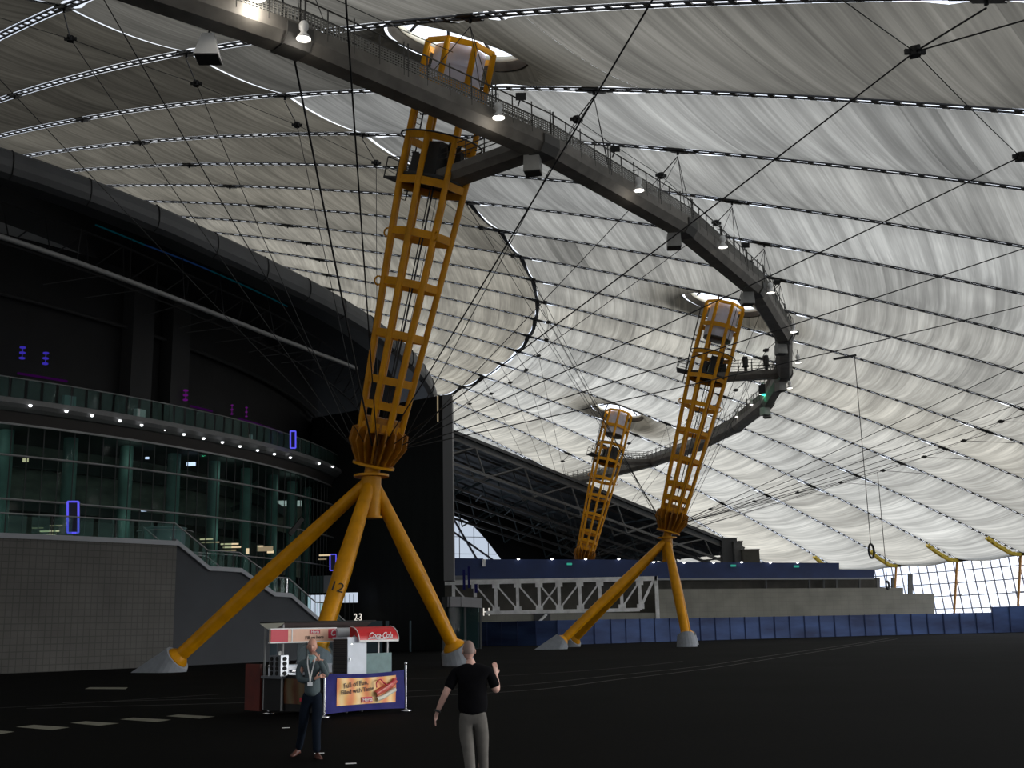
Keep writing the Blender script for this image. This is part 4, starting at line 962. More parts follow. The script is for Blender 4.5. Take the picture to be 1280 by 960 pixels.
# ticket pavilion
o = thing('entrance_pavilion', 'small glazed grey entrance pavilion with curved fascia beside the black block', 'pavilion', (-5.5, 112, 0))
fr = [at(u, v, Y) for u, v, Y in ((555, 813, 111.5), (562, 812, 110.6), (575, 811, 111.5), (588, 810, 114.5), (601, 808, 119))]
for p in fr: p.z = 0
g = MB(); 
for a, b in zip(fr[:-1], fr[1:]): g.bar(a+Vector((0, 0, 4.55)), b+Vector((0, 0, 4.55)), .35, .95)
g.build('fascia', 'edge_panel', o)
g = MB()
for p in (fr[0], (fr[2]+fr[3])/2, fr[4]): g.box((p.x-.12, p.y-.12, 0), (p.x+.12, p.y+.12, 4.2))
g.build('frame', 'edge_panel', o)
g = MB()
for a, b in zip(fr[:-1], fr[1:]): g.add([a+Vector((0, .1, .1)), b+Vector((0, .1, .1)), b+Vector((0, .1, 4.1)), a+Vector((0, .1, 4.1))], [(0, 1, 2, 3)])
g.build('glazing', 'pane_teal', o)
MB().box((-7.2, 118, 0), (-3.9, 118.3, 4.5)).build('back_wall', 'teal_steel', o); MB().box((-6.9, 114, 0), (-6.0, 114.3, 2.5)).build('door', 'dark_teal_door', o)
MB().add([fr[0]+Vector((0, 0, 5)), fr[2]+Vector((0, 0, 5)), fr[4]+Vector((0, 0, 5)), Vector((-7.4, 118, 5))], [(0, 1, 2, 3)]).build('roof', 'dark_steel', o)
# ================================================================ hall with trusses behind
KS_ = 14.5; a_ = ang(KS_); rd = Vector((math.cos(a_), math.sin(a_), 0)); bk = Vector((-rd.y, rd.x, 0))   # along face, away
def HP(s, z, d=0): return Vector((CX, CY, z))+rd*s+bk*d
def topz(s): return 29.9+(13.4-29.9)*(s-88)/(138.9-88)
g = MB()
for d0 in (0,):
    g.add([HP(80, topz(80)), HP(139.5, topz(139.5)), HP(139.5, topz(139.5)+.3, 31), HP(80, topz(80)+.3, 31), HP(80, topz(80)+.7), HP(139.5, topz(139.5)+.7), HP(139.5, topz(139.5)+1, 31), HP(80, topz(80)+1, 31)],
          [(0, 1, 2, 3), (7, 6, 5, 4), (0, 4, 5, 1), (1, 5, 6, 2), (3, 7, 4, 0), (2, 6, 7, 3)])
ho = struct('ceiling_hall', g, 'shed_roof')
MB().bar(HP(79, topz(79)+.75, -.3), HP(139.5, topz(139.5)+.75, -.3), .5, .45).build('trim_eaves', 'cladding', ho)
for i, (d0, dz, dep, r0) in enumerate(((0, 0, 4.2, .17), (4, -.1, 4.2, .14), (10, -.2, 5.0, .14), (16, -.2, 5.5, .14), (22, -.2, 6, .14), (28, -.2, 6, .14))):
    o = thing('roof_truss', ['front dark steel roof truss along the open hall face', 'second roof truss just behind the front one', 'third roof truss inside the dark hall', 'fourth roof truss deep inside the dark hall', 'fifth roof truss deeper in the hall', 'rearmost roof truss of the dark hall'][i], 'truss', HP(88, 20, d0), 0, 'roof trusses of the dark hall')
    g = MB(); tp = lambda s: HP(s, topz(s)-.25+dz, d0); bt = lambda s: HP(s, topz(s)-dep*(1-max(0, (s-118)/48))+dz, d0)
    g.bar(tp(80), tp(138), .3, .35); g.bar(bt(80), bt(137), .34, .38); g.build('chord', 'shed_steel', o)
    g = MB(); s = 84.0
    while s < 136:
        g.tube(tp(s), bt(s+1.6), r0*.8, n=6); g.tube(bt(s+1.6), tp(s+8), r0, n=6); s += 8
    g.build('diagonals', 'shed_steel' if i < 2 else 'teal_steel', o)
g = MB()
for s in (90, 98, 106, 114, 122, 130):
    g.bar(HP(s, topz(s)-.4, 0), HP(s, topz(s)-.4, 30), .25, .3)
for j in range(9):
    s = 84+6*j; g.bar(HP(s, topz(s)-5, 3+j*2), HP(s+3, topz(s)-5, 12+j*2), .16, .16)
tag(g.build('purlins', 'teal_steel'), 'dark teal roof beams running back into the hall', 'beam')
g = MB(); b0 = lambda s, z: HP(s, z, 30.5)
g.add([b0(113, 0), b0(139.5, 0), b0(139.5, topz(139.5)), b0(113, topz(113))], [(0, 3, 2, 1)])
g.add([b0(80, 24.5), b0(96, 22.3), b0(100.5, 21.5), b0(103.6, 20.6), b0(105.8, 18.7), b0(107.6, 16.8), b0(109.9, 14), b0(113, 10), b0(113, topz(113)), b0(80, topz(80))], [tuple(range(10))])
struct('wall_hall_back', g, 'near_black')
g = MB(); g.add([HP(80, 0, 34), HP(114, 0, 34), HP(114, 26, 34), HP(80, 26, 34)], [(0, 1, 2, 3)])
o = g.build('window_5', 'daylit_panel'); o['kind'] = 'structure'  # pane itself glows, standing in for daylight through the glazing
g = MB()
for j in range(12): s = 81+2.8*j; g.bar(HP(s, 0, 33.6), HP(s, 25.5, 33.6), .14, .14)
for z in (8, 12, 15, 18, 21, 24): g.bar(HP(80, z, 33.6), HP(113.5, z, 33.6), .10, .10)
for (s0_, z0_, s1_, z1_) in ((98, 21, 112, 12), (99, 16, 105, 9), (101, 22, 106, 14)): g.bar(HP(s0_, z0_, 32), HP(s1_, z1_, 32), .3, .3)
g.build('mullion', 'mullion', o)
# plant boxes at the right end of the hall eaves
for i, (u0, u1, v0, v1, m_) in enumerate(((903, 921, 673, 697, 'cladding'), (919, 928, 677, 701, 'shed_steel'), (929, 949, 687, 700, 'recess'))):
    Y = 186-i*1.5; p = at(u0, v1, Y); q = at(u1, v0, Y)
    o = tag(MB().box((p.x, Y, p.z-1.2), (q.x, Y+2, q.z)).build('plant_box', m_), ['dark grey end panel closing the hall truss', 'narrow grey post at the end of the hall eaves', 'small beige plant cabin on the blue wall top'][i], 'plant box')
    MB().box((p.x-.1, Y-.1, q.z), (q.x+.1, Y+2.1, q.z+.12)).build('cap', 'shed_steel', o)
# ================================================================ blue upper wall, recess, grey block wall
def plank(u0, v0, u1, v1, Y, dep=.5): a = at(u0, v0, Y); b = at(u1, v1, Y); return (a.x, Y, b.z), (b.x, Y+dep, a.z)
def wp(u, v, off=0):
    d = ray(u, v); Y = (151.4+off)/(1-.243*d.x); return Vector((0, 0, CAMH))+d*Y
WB = Vector((-.236, .972, 0))
def wpoly(g, pts, off=0, dep=.5, ground=False):
    P = [wp(u, v, off) for u, v in pts]
    if ground:
        for i in ground: P[i].z = 0
    g.prism(P, (0, 0, 0), WB*dep); return g
g = MB(); wpoly(g, [(520, 724.5), (1093, 722.5), (1093, 712), (1049, 711.5), (1049, 703.5), (815, 702.5), (790, 699.5), (604, 699), (604, 698), (520, 697)]); struct('wall_blue_upper', g, 'blue_wall')
g = MB(); wpoly(g, [(520, 726.5), (1093, 724), (1093, 722), (520, 724)], -.3, .4); struct('trim_string', g, 'grey_coping')
g = MB(); wpoly(g, [(520, 810), (1100, 790), (1100, 722), (520, 724)], 3, .4, (0, 1)); struct('wall_recess', g, 'recess')
for i, u in enumerate((958, 1012, 1030, 1046, 1075)):
    tag(wpoly(MB(), [(u-1, 800), (u+1, 800), (u+1, 723), (u-1, 723)], 2.4, .3, (0, 1)).build('recess_post', 'shed_steel'), f'thin post in the recess above the grey block wall, {ORD[i]} from the left', 'post', 'thin posts in the recess')
BW = lambda v: ((v.x+v.y*.25), v.z)
g = MB(); wpoly(g, [(822, 800), (1168, 792), (1168, 742), (1129, 742.5), (1129, 734.5), (822, 736.5)], -1.2, .5, (0, 1)); wpoly(g, [(520, 800), (822, 800), (822, 766), (520, 766)], -.9, .4, (0, 1)); struct('wall_block', g, 'grey_blocks', uvf=BW)
for i, (u, v) in enumerate(((648, 699), (690, 699), (732, 699), (773.5, 699), (817, 703), (855, 703.5), (892, 703.5), (927, 703), (963, 703.5), (997, 703.5))):
    tag(MB().lathe([(.01, -.12), (.20, -.02), (.18, .08), (.01, .12)], wp(u, v, -.4), 10).build('wall_lamp', 'downlight_glow'), f'small white lamp on top of the blue wall, {ORD[i]} from the left', 'wall lamp', 'lamps along the blue wall top')
for i, (u, v) in enumerate(((712, 705), (917, 707), (996, 708))):
    tag(wpoly(MB(), [(u-3, v+1.3), (u+3, v+1.3), (u+3, v-1.3), (u-3, v-1.3)], -.25, .2).build('exit_sign', 'green_sign'), ['small green exit sign on the blue wall above the truss bridge', 'small green exit sign on the blue wall right of the right-hand mast', 'small green exit sign near the right end of the blue wall'][i], 'exit sign')
tag(wpoly(MB(), [(603, 708), (607, 708), (607, 699), (603, 699)], -.3, .25).build('wall_bracket', 'white_paint'), 'short white upright bracket on the blue wall', 'bracket')
o = tag(wpoly(MB(), [(668, 779), (688, 779), (688, 766), (668, 766)], -1.1, .2).build('recess_window', 'cladding'), 'grey opening under the white truss bridge with a slanted pale strut', 'opening'); MB().bar(wp(673, 778, -1.4), wp(683, 768, -1.4), .5, .25).build('strut', 'white_paint', o)
tag(wpoly(MB(), [(520, 812), (708, 806), (708, 777), (520, 779)], -1.3, .3, (0, 1)).build('dark_opening', 'near_black'), 'wide black opening under the left half of the truss bridge', 'opening')
for i, (u0, u1) in enumerate(((1096, 1100), (1115, 1117.5), (1136, 1141))):
    tag(wpoly(MB(), [(u0, 790), (u1, 790), (u1, [722, 722, 718][i]), (u0, [722, 722, 718][i])], [.5, 1, .2][i], .3, (0, 1)).build('steel_post', 'shed_steel'), ['post at the end of the blue wall', 'thin post between the blue wall and the glazing', 'dark post standing on the grey wall before the glazing'][i], 'post')
# ---- white truss bridge
YB = 144
zt0 = at(690, 724, YB).z; zb0 = at(690, 765, YB).z
o = thing('truss_bridge', 'white painted steel truss bridge spanning before the dark blue wall', 'truss bridge', at(690, 766, YB))
xs = [at(u, 745, YB).x for u in (567, 594, 620, 647, 674, 699, 725, 750, 777, 800)]
xr = at(821, 745, YB).x; 
g = MB(); g.box((xs[0]-1.5, YB-.25, zt0-.45), (xr+.1, YB+.25, zt0+.1)); g.build('top_chord', 'white_paint', o)
g = MB(); xq = at(608, 765, YB).x; g.box((xq, YB-.22, zb0-.15), (xs[9]-.1, YB+.22, zb0+.28)); g.bar((xs[9]-.1, YB, zb0+.1), (xr-.3, YB, zt0-.3), .3, .3, up=(0, 1, 0)); g.build('bottom_chord', 'white_paint', o)
for i, x in enumerate(xs): MB().box((x-.19, YB-.2, zb0 if i > 1 else zb0+2.0), (x+.19, YB+.2, zt0)).build('post', 'white_paint', o)
MB().box((xr-.22, YB-.25, 0), (xr+.22, YB+.25, zt0+.1)).build('end_post', 'white_paint', o)
for i in range(9):
    a, b = xs[i], xs[i+1]
    if i < 5: MB().bar((a, YB, zt0-.5), (b, YB, zb0+.35), .2, .22, up=(0, 1, 0)).build('diagonal', 'white_paint', o)
    if i >= 4 and i != 7: MB().bar((a, YB, zb0+.35), (b, YB, zt0-.5), .2, .22, up=(0, 1, 0)).build('diagonal', 'white_paint', o)
for x in xs[1:]:
    MB().obox((x, YB-.22, zb0+.45), (1, 0, 0), (0, 1, 0), (0, 0, 1), .9, .06, .6).build('gusset_plate', 'white_paint', o); MB().obox((x, YB-.22, zt0-.7), (1, 0, 0), (0, 1, 0), (0, 0, 1), .9, .06, .5).build('gusset_plate', 'white_paint', o)
fc = bpy.data.curves.new('gate_letter', 'FONT'); fc.body = 'H'; fc.size = 1.35; fc.extrude = .03; fc.align_x = 'CENTER'
fo = bpy.data.objects.new('gate_letter', fc); COL.objects.link(fo); fc.materials.append(M['text_light']); fo.location = at(608, 769.5, 143.9); fo.rotation_euler = (PI/2, 0, 0); tag(fo, 'white glowing letter H beside the truss bridge end', 'sign')
# blue-clad workers' gear / hanging banners by the bridge end
for i, (u, v0, v1, w_) in enumerate(((580, 712, 737, 3.5), (586, 708, 735, 3), (595, 730, 741, 4))):
    p, q = plank(u-w_/2, v0, u+w_/2, v1, 140, .25); tag(MB().box(p, q).build('hanging_banner', 'banner_blue'), ['narrow blue banner by the left end of the white truss bridge', 'tallest narrow blue banner by the truss bridge end', 'short blue banner below the truss bridge chord'][i], 'banner')
tag(MB().box(*plank(553, 720, 584, 724, 143.7, .5)).build('ledge', 'grey_coping'), 'thin pale ledge between black block and truss bridge', 'ledge')
# ---- blue hoarding
fp = spline([(-7, 141), (2, 133), (9, 135), (18, 142), (33, 151), (48, 157.5), (60, 160.5), (72, 161.5), (90, 158)], 5)
L_ = 0; cum = [0]
for a, b in zip(fp[:-1], fp[1:]): L_ += math.hypot(b[0]-a[0], b[1]-a[1]); cum.append(L_)
def fpt(s):
    for i in range(len(cum)-1):
        if cum[i] <= s <= cum[i+1]: t_ = (s-cum[i])/(cum[i+1]-cum[i]); return Vector((fp[i][0]+(fp[i+1][0]-fp[i][0])*t_, fp[i][1]+(fp[i+1][1]-fp[i][1])*t_, 0))
    return Vector((*fp[-1], 0))
NP = int(L_/2.45)
for i in range(NP):
    a, b = fpt(i*2.45), fpt((i+1)*2.45); d = (b-a).normalized(); n_ = Vector((-d.y, d.x, 0)); h_ = 2.75 if a.x < 64 else 3.5
    g = MB(); g.obox((a+b)/2+Vector((0, 0, h_/2)), d, n_, (0, 0, 1), 2.40, .06, h_)
    s0_ = i*2.45+i*17.3*0
    o = g.build('hoarding_panel', 'fence_blue', uvf=lambda v, s=i, aa=a, dd=d: (s*2.45+(v-aa).dot(dd), v.z)); tag(o, f'dark blue hoarding panel at the far floor edge, {i+1} counting from the left', 'hoarding panel', 'blue hoarding panels along the far floor edge')
    p = MB(); p.box((a.x-.06, a.y-.12, 0), (a.x+.06, a.y+.0, h_+.03)); p.build('post', 'blue_wall', o)
# ================================================================ food cart
UP = Vector((0, 0, 1))
P1, P2, P0 = Vector((-4.56, 27.7, 0)), Vector((-2.80, 29.3, 0)), Vector((-6.22, 29.35, 0))
ca = (P2-P1).normalized(); cb = Vector((-ca.y, ca.x, 0)); K = Vector((-5.80, 28.8, 0))
def kp(s, t_, z=0): return K+ca*s+cb*t_+UP*z
def kbox(g, s0, s1, t0, t1, z0, z1): g.obox(kp((s0+s1)/2, (t0+t1)/2, (z0+z1)/2), ca, cb, UP, s1-s0, t1-t0, z1-z0); return g
cart = thing('food_cart', 'hot dog food cart with brown canopy, peach sign and steel counter', 'food cart', kp(1, .4))
pr = [(-.12, 2.20), (1.02, 2.20)]+[(1.02-1.14*j/10, 2.20-.16*math.sin(PI*j/10)) for j in range(1, 10)]
g = MB(); g.sweep([[kp(s, t_, z) for t_, z in pr] for s in (-.02, 2.62)], caps=True); g.build('canopy', 'canopy_brown', cart)
g = MB(); g.prism([kp(-.02, t_, z) for t_, z in pr], -ca*.03, ca*.005); g.build('canopy_end', 'cream', cart)
kbox(MB(), -.02, 2.70, -.17, 1.07, 2.20, 2.235).build('canopy_top', 'near_black', cart)
for s, t_ in ((.02, 0), (.02, .85), (2.4, .85), (1.25, .85)): MB().tube(kp(s, t_, .1), kp(s, t_, 2.2), .03, n=8).build('post', 'pipe_grey', cart)
MB().tube(kp(1.5, 0, .9), kp(1.5, 0, 1.8), .025, n=8).build('post', 'pipe_grey', cart)
sg = kbox(MB(), -.38, 1.50, -.10, -.02, 1.73, 2.05).build('sign_board', 'sign_peach', cart)
kbox(MB(), -.40, 1.52, -.11, -.01, 2.04, 2.07).build('frame', 'white', sg); kbox(MB(), -.40, 1.52, -.11, -.01, 1.71, 1.74).build('frame', 'white', sg)
kbox(MB(), -.38, .10, -.108, -.1, 1.74, 2.04).build('red_patch', 'logo_red', sg); kbox(MB(), .20, .23, -.108, -.1, 1.74, 2.04).build('divider', 'white', sg)
def ktext(body, s, z, t_, size, m_, parent, name='lettering', rz=0, frame=(ca, cb), org=None, shear=0, ext=.003, sx=1):
    fc = bpy.data.curves.new(name, 'FONT'); fc.body = body; fc.size = size; fc.extrude = ext; fc.align_x = 'CENTER'; fc.align_y = 'CENTER'; fc.shear = shear; fc.offset = size*.008
    o = bpy.data.objects.new(name, fc); COL.objects.link(o); fc.materials.append(M[m_])
    X = frame[0].normalized(); Z = -frame[1].normalized()
    mw = Matrix((X*sx, UP, Z)).transposed().to_4x4(); mw = mw @ Matrix.Rotation(rz, 4, 'Z')
    pos = org if org is not None else kp(s, t_, z)
    off = Vector((0, 0, 0)); p = parent
    while p is not None: off += p.location; p = p.parent
    mw.translation = pos-off; o.matrix_basis = mw; o.parent = parent; return o
kbox(MB(), .72, 1.02, -.112, -.1, 1.925, 2.01).build('logo', 'logo_red', sg)
ktext('Herta', .87, 1.967, -.116, .10, 'white', sg); ktext('Fill up here', .86, 1.83, -.112, .12, 'dark_text', sg, rz=.03)
ktext('C', 1.40, 1.93, -.112, .22, 'white', sg, shear=.3); kbox(MB(), 1.27, 1.5, -.106, -.1, 1.80, 2.03).build('red_patch', 'logo_red', sg)
MB().tube(kp(1.5, -.05, 1.92), kp(2.17, -.05, 1.92), .14, n=20).build('paper_roll', 'plastic_clear', cart)
kbox(MB(), .0, 2.4, .0, .85, .10, .86).build('body', 'near_black', cart)
kbox(MB(), -.05, 2.45, -.05, .9, .86, .92).build('counter', 'stainless', cart)
o = kbox(MB(), .35, 1.45, .25, .75, .92, 1.18).build('grill', 'stainless', cart)
MB().tube(kp(.4, .2, 1.02), kp(1.45, .2, 1.02), .035, n=8).build('grill_rail', 'chrome', o)
for s0 in (.45, 1.0): kbox(MB(), s0, s0+.5, .02, .04, 1.18, 1.68).build('glass_pane', 'cart_pane', cart)
o = kbox(MB(), -.10, .12, -.12, .42, .92, 1.42).build('cup_rack', 'stainless', cart)
g = MB()
for i in range(2):
    for j in range(4): c = kp(-.105, -.0+.25*i+.04, .99+.115*j); g.tube(c-ca*.02, c+ca*.02, .052, n=12)
g.build('cup_hole', 'near_black', o)
g = MB()
for i in range(4): c = kp(.01, -.125, .99+.115*i); g.tube(c-cb*.02, c+cb*.02, .05, n=12)
g.build('cup_hole', 'near_black', o)
for i in range(5): MB().tube(kp(-.05+.04*i, .05+.06*i, 1.42), kp(-.03+.04*i, .05+.05*i, 1.50), .03, .035, 10).build('cup_stack', 'lamp_shell', o)
# steel cabinet
C0 = Vector((-4.22, 29.0, 0)); cab = thing('steel_cabinet', 'tall pale steel cabinet with brown slatted side behind the blue banner', 'cabinet', C0)
def cp(s, t_, z): return C0+ca*s+cb*t_+UP*z
MB().obox(cp(.28, .31, .93), ca, cb, UP, .56, .62, 1.70).build('body', 'slats_brown', cab)
MB().obox(cp(.28, -.01, .95), ca, cb, UP, .56, .03, 1.66).build('front_door', 'cabinet_white', cab)
MB().obox(cp(.28, .31, 1.80), ca, cb, UP, .60, .66, .04).build('top', 'cabinet_white', cab)
g = MB()
for j in range(34): g.obox(cp(-.012, .31, .16+.048*j), ca, cb, (ca*.35+UP).normalized(), .015, .58, .022)
g.build('slats', 'dark_pillar', cab)
g = MB(); g.obox(cp(.10, -.035, 1.65), ca, cb, UP, .05, .02, .02); g.obox(cp(.05, -.035, 1.28), ca, cb, UP, .02, .03, .07); g.build('latch', 'chrome', cab)
for s in (.05, .5): MB().tube(cp(s, .1, 0), cp(s, .1, .1), .04, n=8).build('caster', 'black_gear', cab)
# drinks stand with red awning
D0 = Vector((-3.98, 29.55, 0)); dr = thing('drinks_stand', 'drinks stand with curved red awning and two thin posts', 'drinks stand', D0)
def dp(s, t_, z): return D0+ca*s+cb*t_+UP*z
def aw(s, R): return [dp(s, -.0-R*1.1*math.sin(th), 1.73+R*math.cos(th)) for th in [PI*.5*j/10*1.0 for j in range(11)]]+[dp(s, .05, 1.73+R)]
g = MB(); sA = aw(-.28, .34); sB = aw(.92, .34); sC = aw(.92, .31); sD = aw(-.28, .31)
for j in range(11): g.add([sA[j], sB[j], sB[j+1], sA[j+1]], [(0, 1, 2, 3)], True); g.add([sD[j], sC[j], sC[j+1], sD[j+1]], [(3, 2, 1, 0)], True)
for s_ in (-.28, .92): q = aw(s_, .34); g.add(q+[dp(s_, .05, 1.73)], [tuple(range(len(q)+1))])
g.build('awning', 'red', dr)
g = MB(); g.obox(dp(.32, -.375, 1.715), ca, cb, UP, 1.22, .02, .05); g.build('awning_hem', 'white', dr)
for s_ in (-.285, .925): MB().path(aw(s_, .345)[:-1], .012, 5).build('piping', 'white', dr)
nrm_ = (-cb*.95+UP*.45)
ktext('Coca-Cola', 0, 0, 0, .205, 'white', dr, org=dp(.36, -.385, 1.845), shear=.35, sx=.82, frame=(ca, cb), ext=.004)
MB().path([dp(-.02+.1*j, -.39, 1.765+.015*math.sin(j*1.2)) for j in range(9)], .012, 5).build('underline', 'white', dr)
for s in (.50, .78): MB().tube(dp(s, -.1, .1), dp(s, -.1, 1.73), .022, n=8).build('post', 'white', dr)
MB().obox(dp(.45, -.16, 1.07), ca, cb, UP, .80, .05, .68).build('board', 'board_teal', dr)
MB().obox(dp(.45, .05, .45), ca, cb, UP, .9, .4, .8).build('body', 'near_black', dr)
# orange panel behind the left barrier
o = tag(MB().obox((-6.75, 30.0, .62), cb, ca, UP, .75, .06, 1.15).build('advert_board', 'panel_orange'), 'dark orange advert board standing left behind the food cart', 'advert board')
# barriers
def barrier(A, B, label, art, bl, z0=.07, z1=1.0, posts=(True, True)):
    o = thing('banner_barrier', label, 'barrier', (A+B)/2); d = (B-A).normalized(); n_ = Vector((-d.y, d.x, 0)); L_ = (B-A).length
    for p, y in zip((A, B), posts):
        if not y: continue
        g = MB(); g.tube(p, p+UP*1.12, .025, n=12); g.lathe([(.01, 1.19), (.035, 1.17), (.04, 1.14), (.02, 1.11)], p, 12); g.lathe([(.13, 0), (.14, .02), (.05, .04), (.025, .06)], p, 20, cap=True); g.build('post', 'chrome', o)
    g = MB(); nx, nz = 40, 12
    def bp_(i, j):
        u = i/nx; v = j/nz; s = .04+(L_-.08)*u
        w_ = .009*math.sin(u*19+v*5)+.006*math.sin(u*43-v*9)*(.4+v)
        sagt = -.05*4*u*(1-u)*v; sb = .05*4*u*(1-u)*(1-v)*.6
        return A+d*s-n_*w_+UP*(z0+(z1-z0)*v+sagt+sb)
    g.add([bp_(i, j) for j in range(nz+1) for i in range(nx+1)], [(j*(nx+1)+i, j*(nx+1)+i+1, (j+1)*(nx+1)+i+1, (j+1)*(nx+1)+i) for j in range(nz) for i in range(nx)], True)
    sh = g.build('banner', bl, o)
    return o, d, n_, L_, sh, bp_
bo, d, n_, L_, sh, bf = barrier(P1, P2, 'blue banner barrier with orange Full of Fun poster before the food cart', 'art_orange', 'banner_blue')
g = MB()
def pp(u, v, off=.014): i = u*40; j = v*12; return bf(i, j)-n_*off
nx, nz = 30, 8
g.add([pp(.13+.75*i/nx, .17+.72*j/nz) for j in range(nz+1) for i in range(nx+1)], [(j*(nx+1)+i, j*(nx+1)+i+1, (j+1)*(nx+1)+i+1, (j+1)*(nx+1)+i) for j in range(nz) for i in range(nx)], True)
po = g.build('poster', 'art_orange', sh)
def ptext(b, u, v, size, m_, rz=0, sh_=0): return ktext(b, 0, 0, 0, size, m_, po, org=pp(u, v, .045), frame=(d, n_), rz=rz, shear=sh_)
ptext('Full of Fun,', .36, .725, .16, 'dark_text', .10); ptext('Filled with Taste', .38, .545, .142, 'dark_text', .07)
g = MB(); g.obox(pp(.50, .285, .035), d, n_, UP, .32, .012, .13); g.build('logo', 'logo_red', po); ptext('Herta', .50, .285, .12, 'white').location -= n_*.02
# the hot dog with a ribbon of sauce
def pl2(pts): return [pp(u, v, .045) for u, v in pts]
MB().path(pl2([(.60, .42), (.66, .50), (.74, .56), (.82, .66), (.86, .76)]), .075, 10).build('sausage', 'sausage', po)
MB().path(pl2([(.62, .28), (.70, .33), (.78, .42), (.86, .52)]), .055, 10).build('bun', 'cream', po)
MB().path([pp(u, v, .10) for u, v in spline([(.60, .60), (.60, .74), (.65, .82), (.70, .72), (.75, .66), (.80, .72), (.86, .82)], 6)], .016, 6).build('sauce_ribbon', 'logo_red', po)
MB().path([pp(u, v, .11) for u, v in [(.62, .46), (.70, .56), (.80, .69)]], .014, 6).build('highlight', 'sausage_light', po)
b2, d2, n2, L2, sh2, bf2 = barrier(P0, P1+Vector((-.05, .04, 0)), 'dark banner barrier on the shaded left side of the food cart', 'art_dark', 'near_black', posts=(True, False))  # banner and poster coloured dark, the shade of this side painted in
g = MB(); g.add([bf2(40*(.15+.7*i/20), 12*(.2+.7*j/8))-n2*.014 for j in range(9) for i in range(21)], [(j*21+i, j*21+i+1, (j+1)*21+i+1, (j+1)*21+i) for j in range(8) for i in range(20)], True)
p2 = g.build('poster', 'art_dark', sh2)
g = MB(); g.obox(bf2(27, 4)-n2*.03, d2, n2, UP, .22, .012, .09); g.build('logo', 'logo_red', p2)
tag(MB().box((-6.30, 29.72, 1.25), (-6.12, 29.78, 1.75)).build('hanging_sign', 'dark_teal_door'), 'small dark sign hanging left of the food cart canopy', 'sign')
# litter specks
for i, (x, y) in enumerate(((-4.9, 24.9), (-2.55, 18.0), (-3.3, 19.6))):
    tag(MB().obox((x, y, .008), (1, .2, 0), (-.2, 1, 0), UP, .16, .09, .006).build('paper_scrap', 'lanyard'), ['tiny pale scrap on the floor left of the standing man', 'tiny pale scrap nearest the viewer by the standing man', 'tiny pale scrap behind the standing man'][i], 'litter')

# ================================================================ people
def skin_obj(name, verts, edges, m, parent, root=0, sub=2, smooth_b=True):
    me = bpy.data.meshes.new(name); me.from_pydata([v[:3] for v in verts], edges, []); me.materials.append(M[m])
    o = bpy.data.objects.new(name, me); COL.objects.link(o); o.parent = parent
    md = o.modifiers.new('Skin', 'SKIN'); md.use_smooth_shade = True; md.branch_smoothing = .5
    sv = me.skin_vertices[0].data
    for i, v in enumerate(verts):
        r = v[3] if len(v) == 4 else (v[3], v[4])
        sv[i].radius = (r, r) if not isinstance(r, tuple) else r
        sv[i].use_root = (i == root)
    ss = o.modifiers.new('Subsurf', 'SUBSURF'); ss.levels = sub; ss.render_levels = sub
    return o
class Fig:
    def __init__(s): s.v = []; s.e = []; s.n = {}
    def p(s, name, x, y, z, r, r2=None, to=None):
        s.v.append((x, y, z, r) if r2 is None else (x, y, z, r, r2)); s.n[name] = len(s.v)-1
        if to is not None: s.e.append((s.n[to], s.n[name]))
        return s
def hand(F, side, wrist, wp, dirv, palmn, curl=.35, thumb_side=1, spread=.018):
    # wrist: name of wrist node, wp position, dirv pointing to the fingers, palmn palm normal
    d = Vector(dirv).normalized(); n = Vector(palmn).normalized(); s_ = d.cross(n).normalized()*thumb_side
    c = Vector(wp)+d*.045; F.p(side+'palm', *c, .036, .019, to=wrist); 
    c2 = c+d*.045; F.p(side+'palm2', *c2, .038, .016, to=side+'palm')
    for i, (off, ln) in enumerate(((.030, .072), (.010, .080), (-.010, .075), (-.029, .060))):
        b = c2+s_*off+d*.008; F.p(f'{side}f{i}a', *b, .0105, to=side+'palm2')
        dd = d; pos = b
        for j in range(3):
            dd = (dd+n*curl*(.6+.3*j)).normalized(); pos = pos+dd*ln*(.42, .32, .26)[j]; F.p(f'{side}f{i}{j}', *pos, .0095-.0012*j, to=f'{side}f{i}a' if j == 0 else f'{side}f{i}{j-1}')
    b = c-d*.01+s_*.030; F.p(side+'t0', *b, .012, to=side+'palm')
    q = b+(d*.6+s_*.8+n*.2).normalized()*.035; F.p(side+'t1', *q, .0115, to=side+'t0'); q2 = q+(d*.85+s_*.35+n*.35).normalized()*.03; F.p(side+'t2', *q2, .009, to=side+'t1')
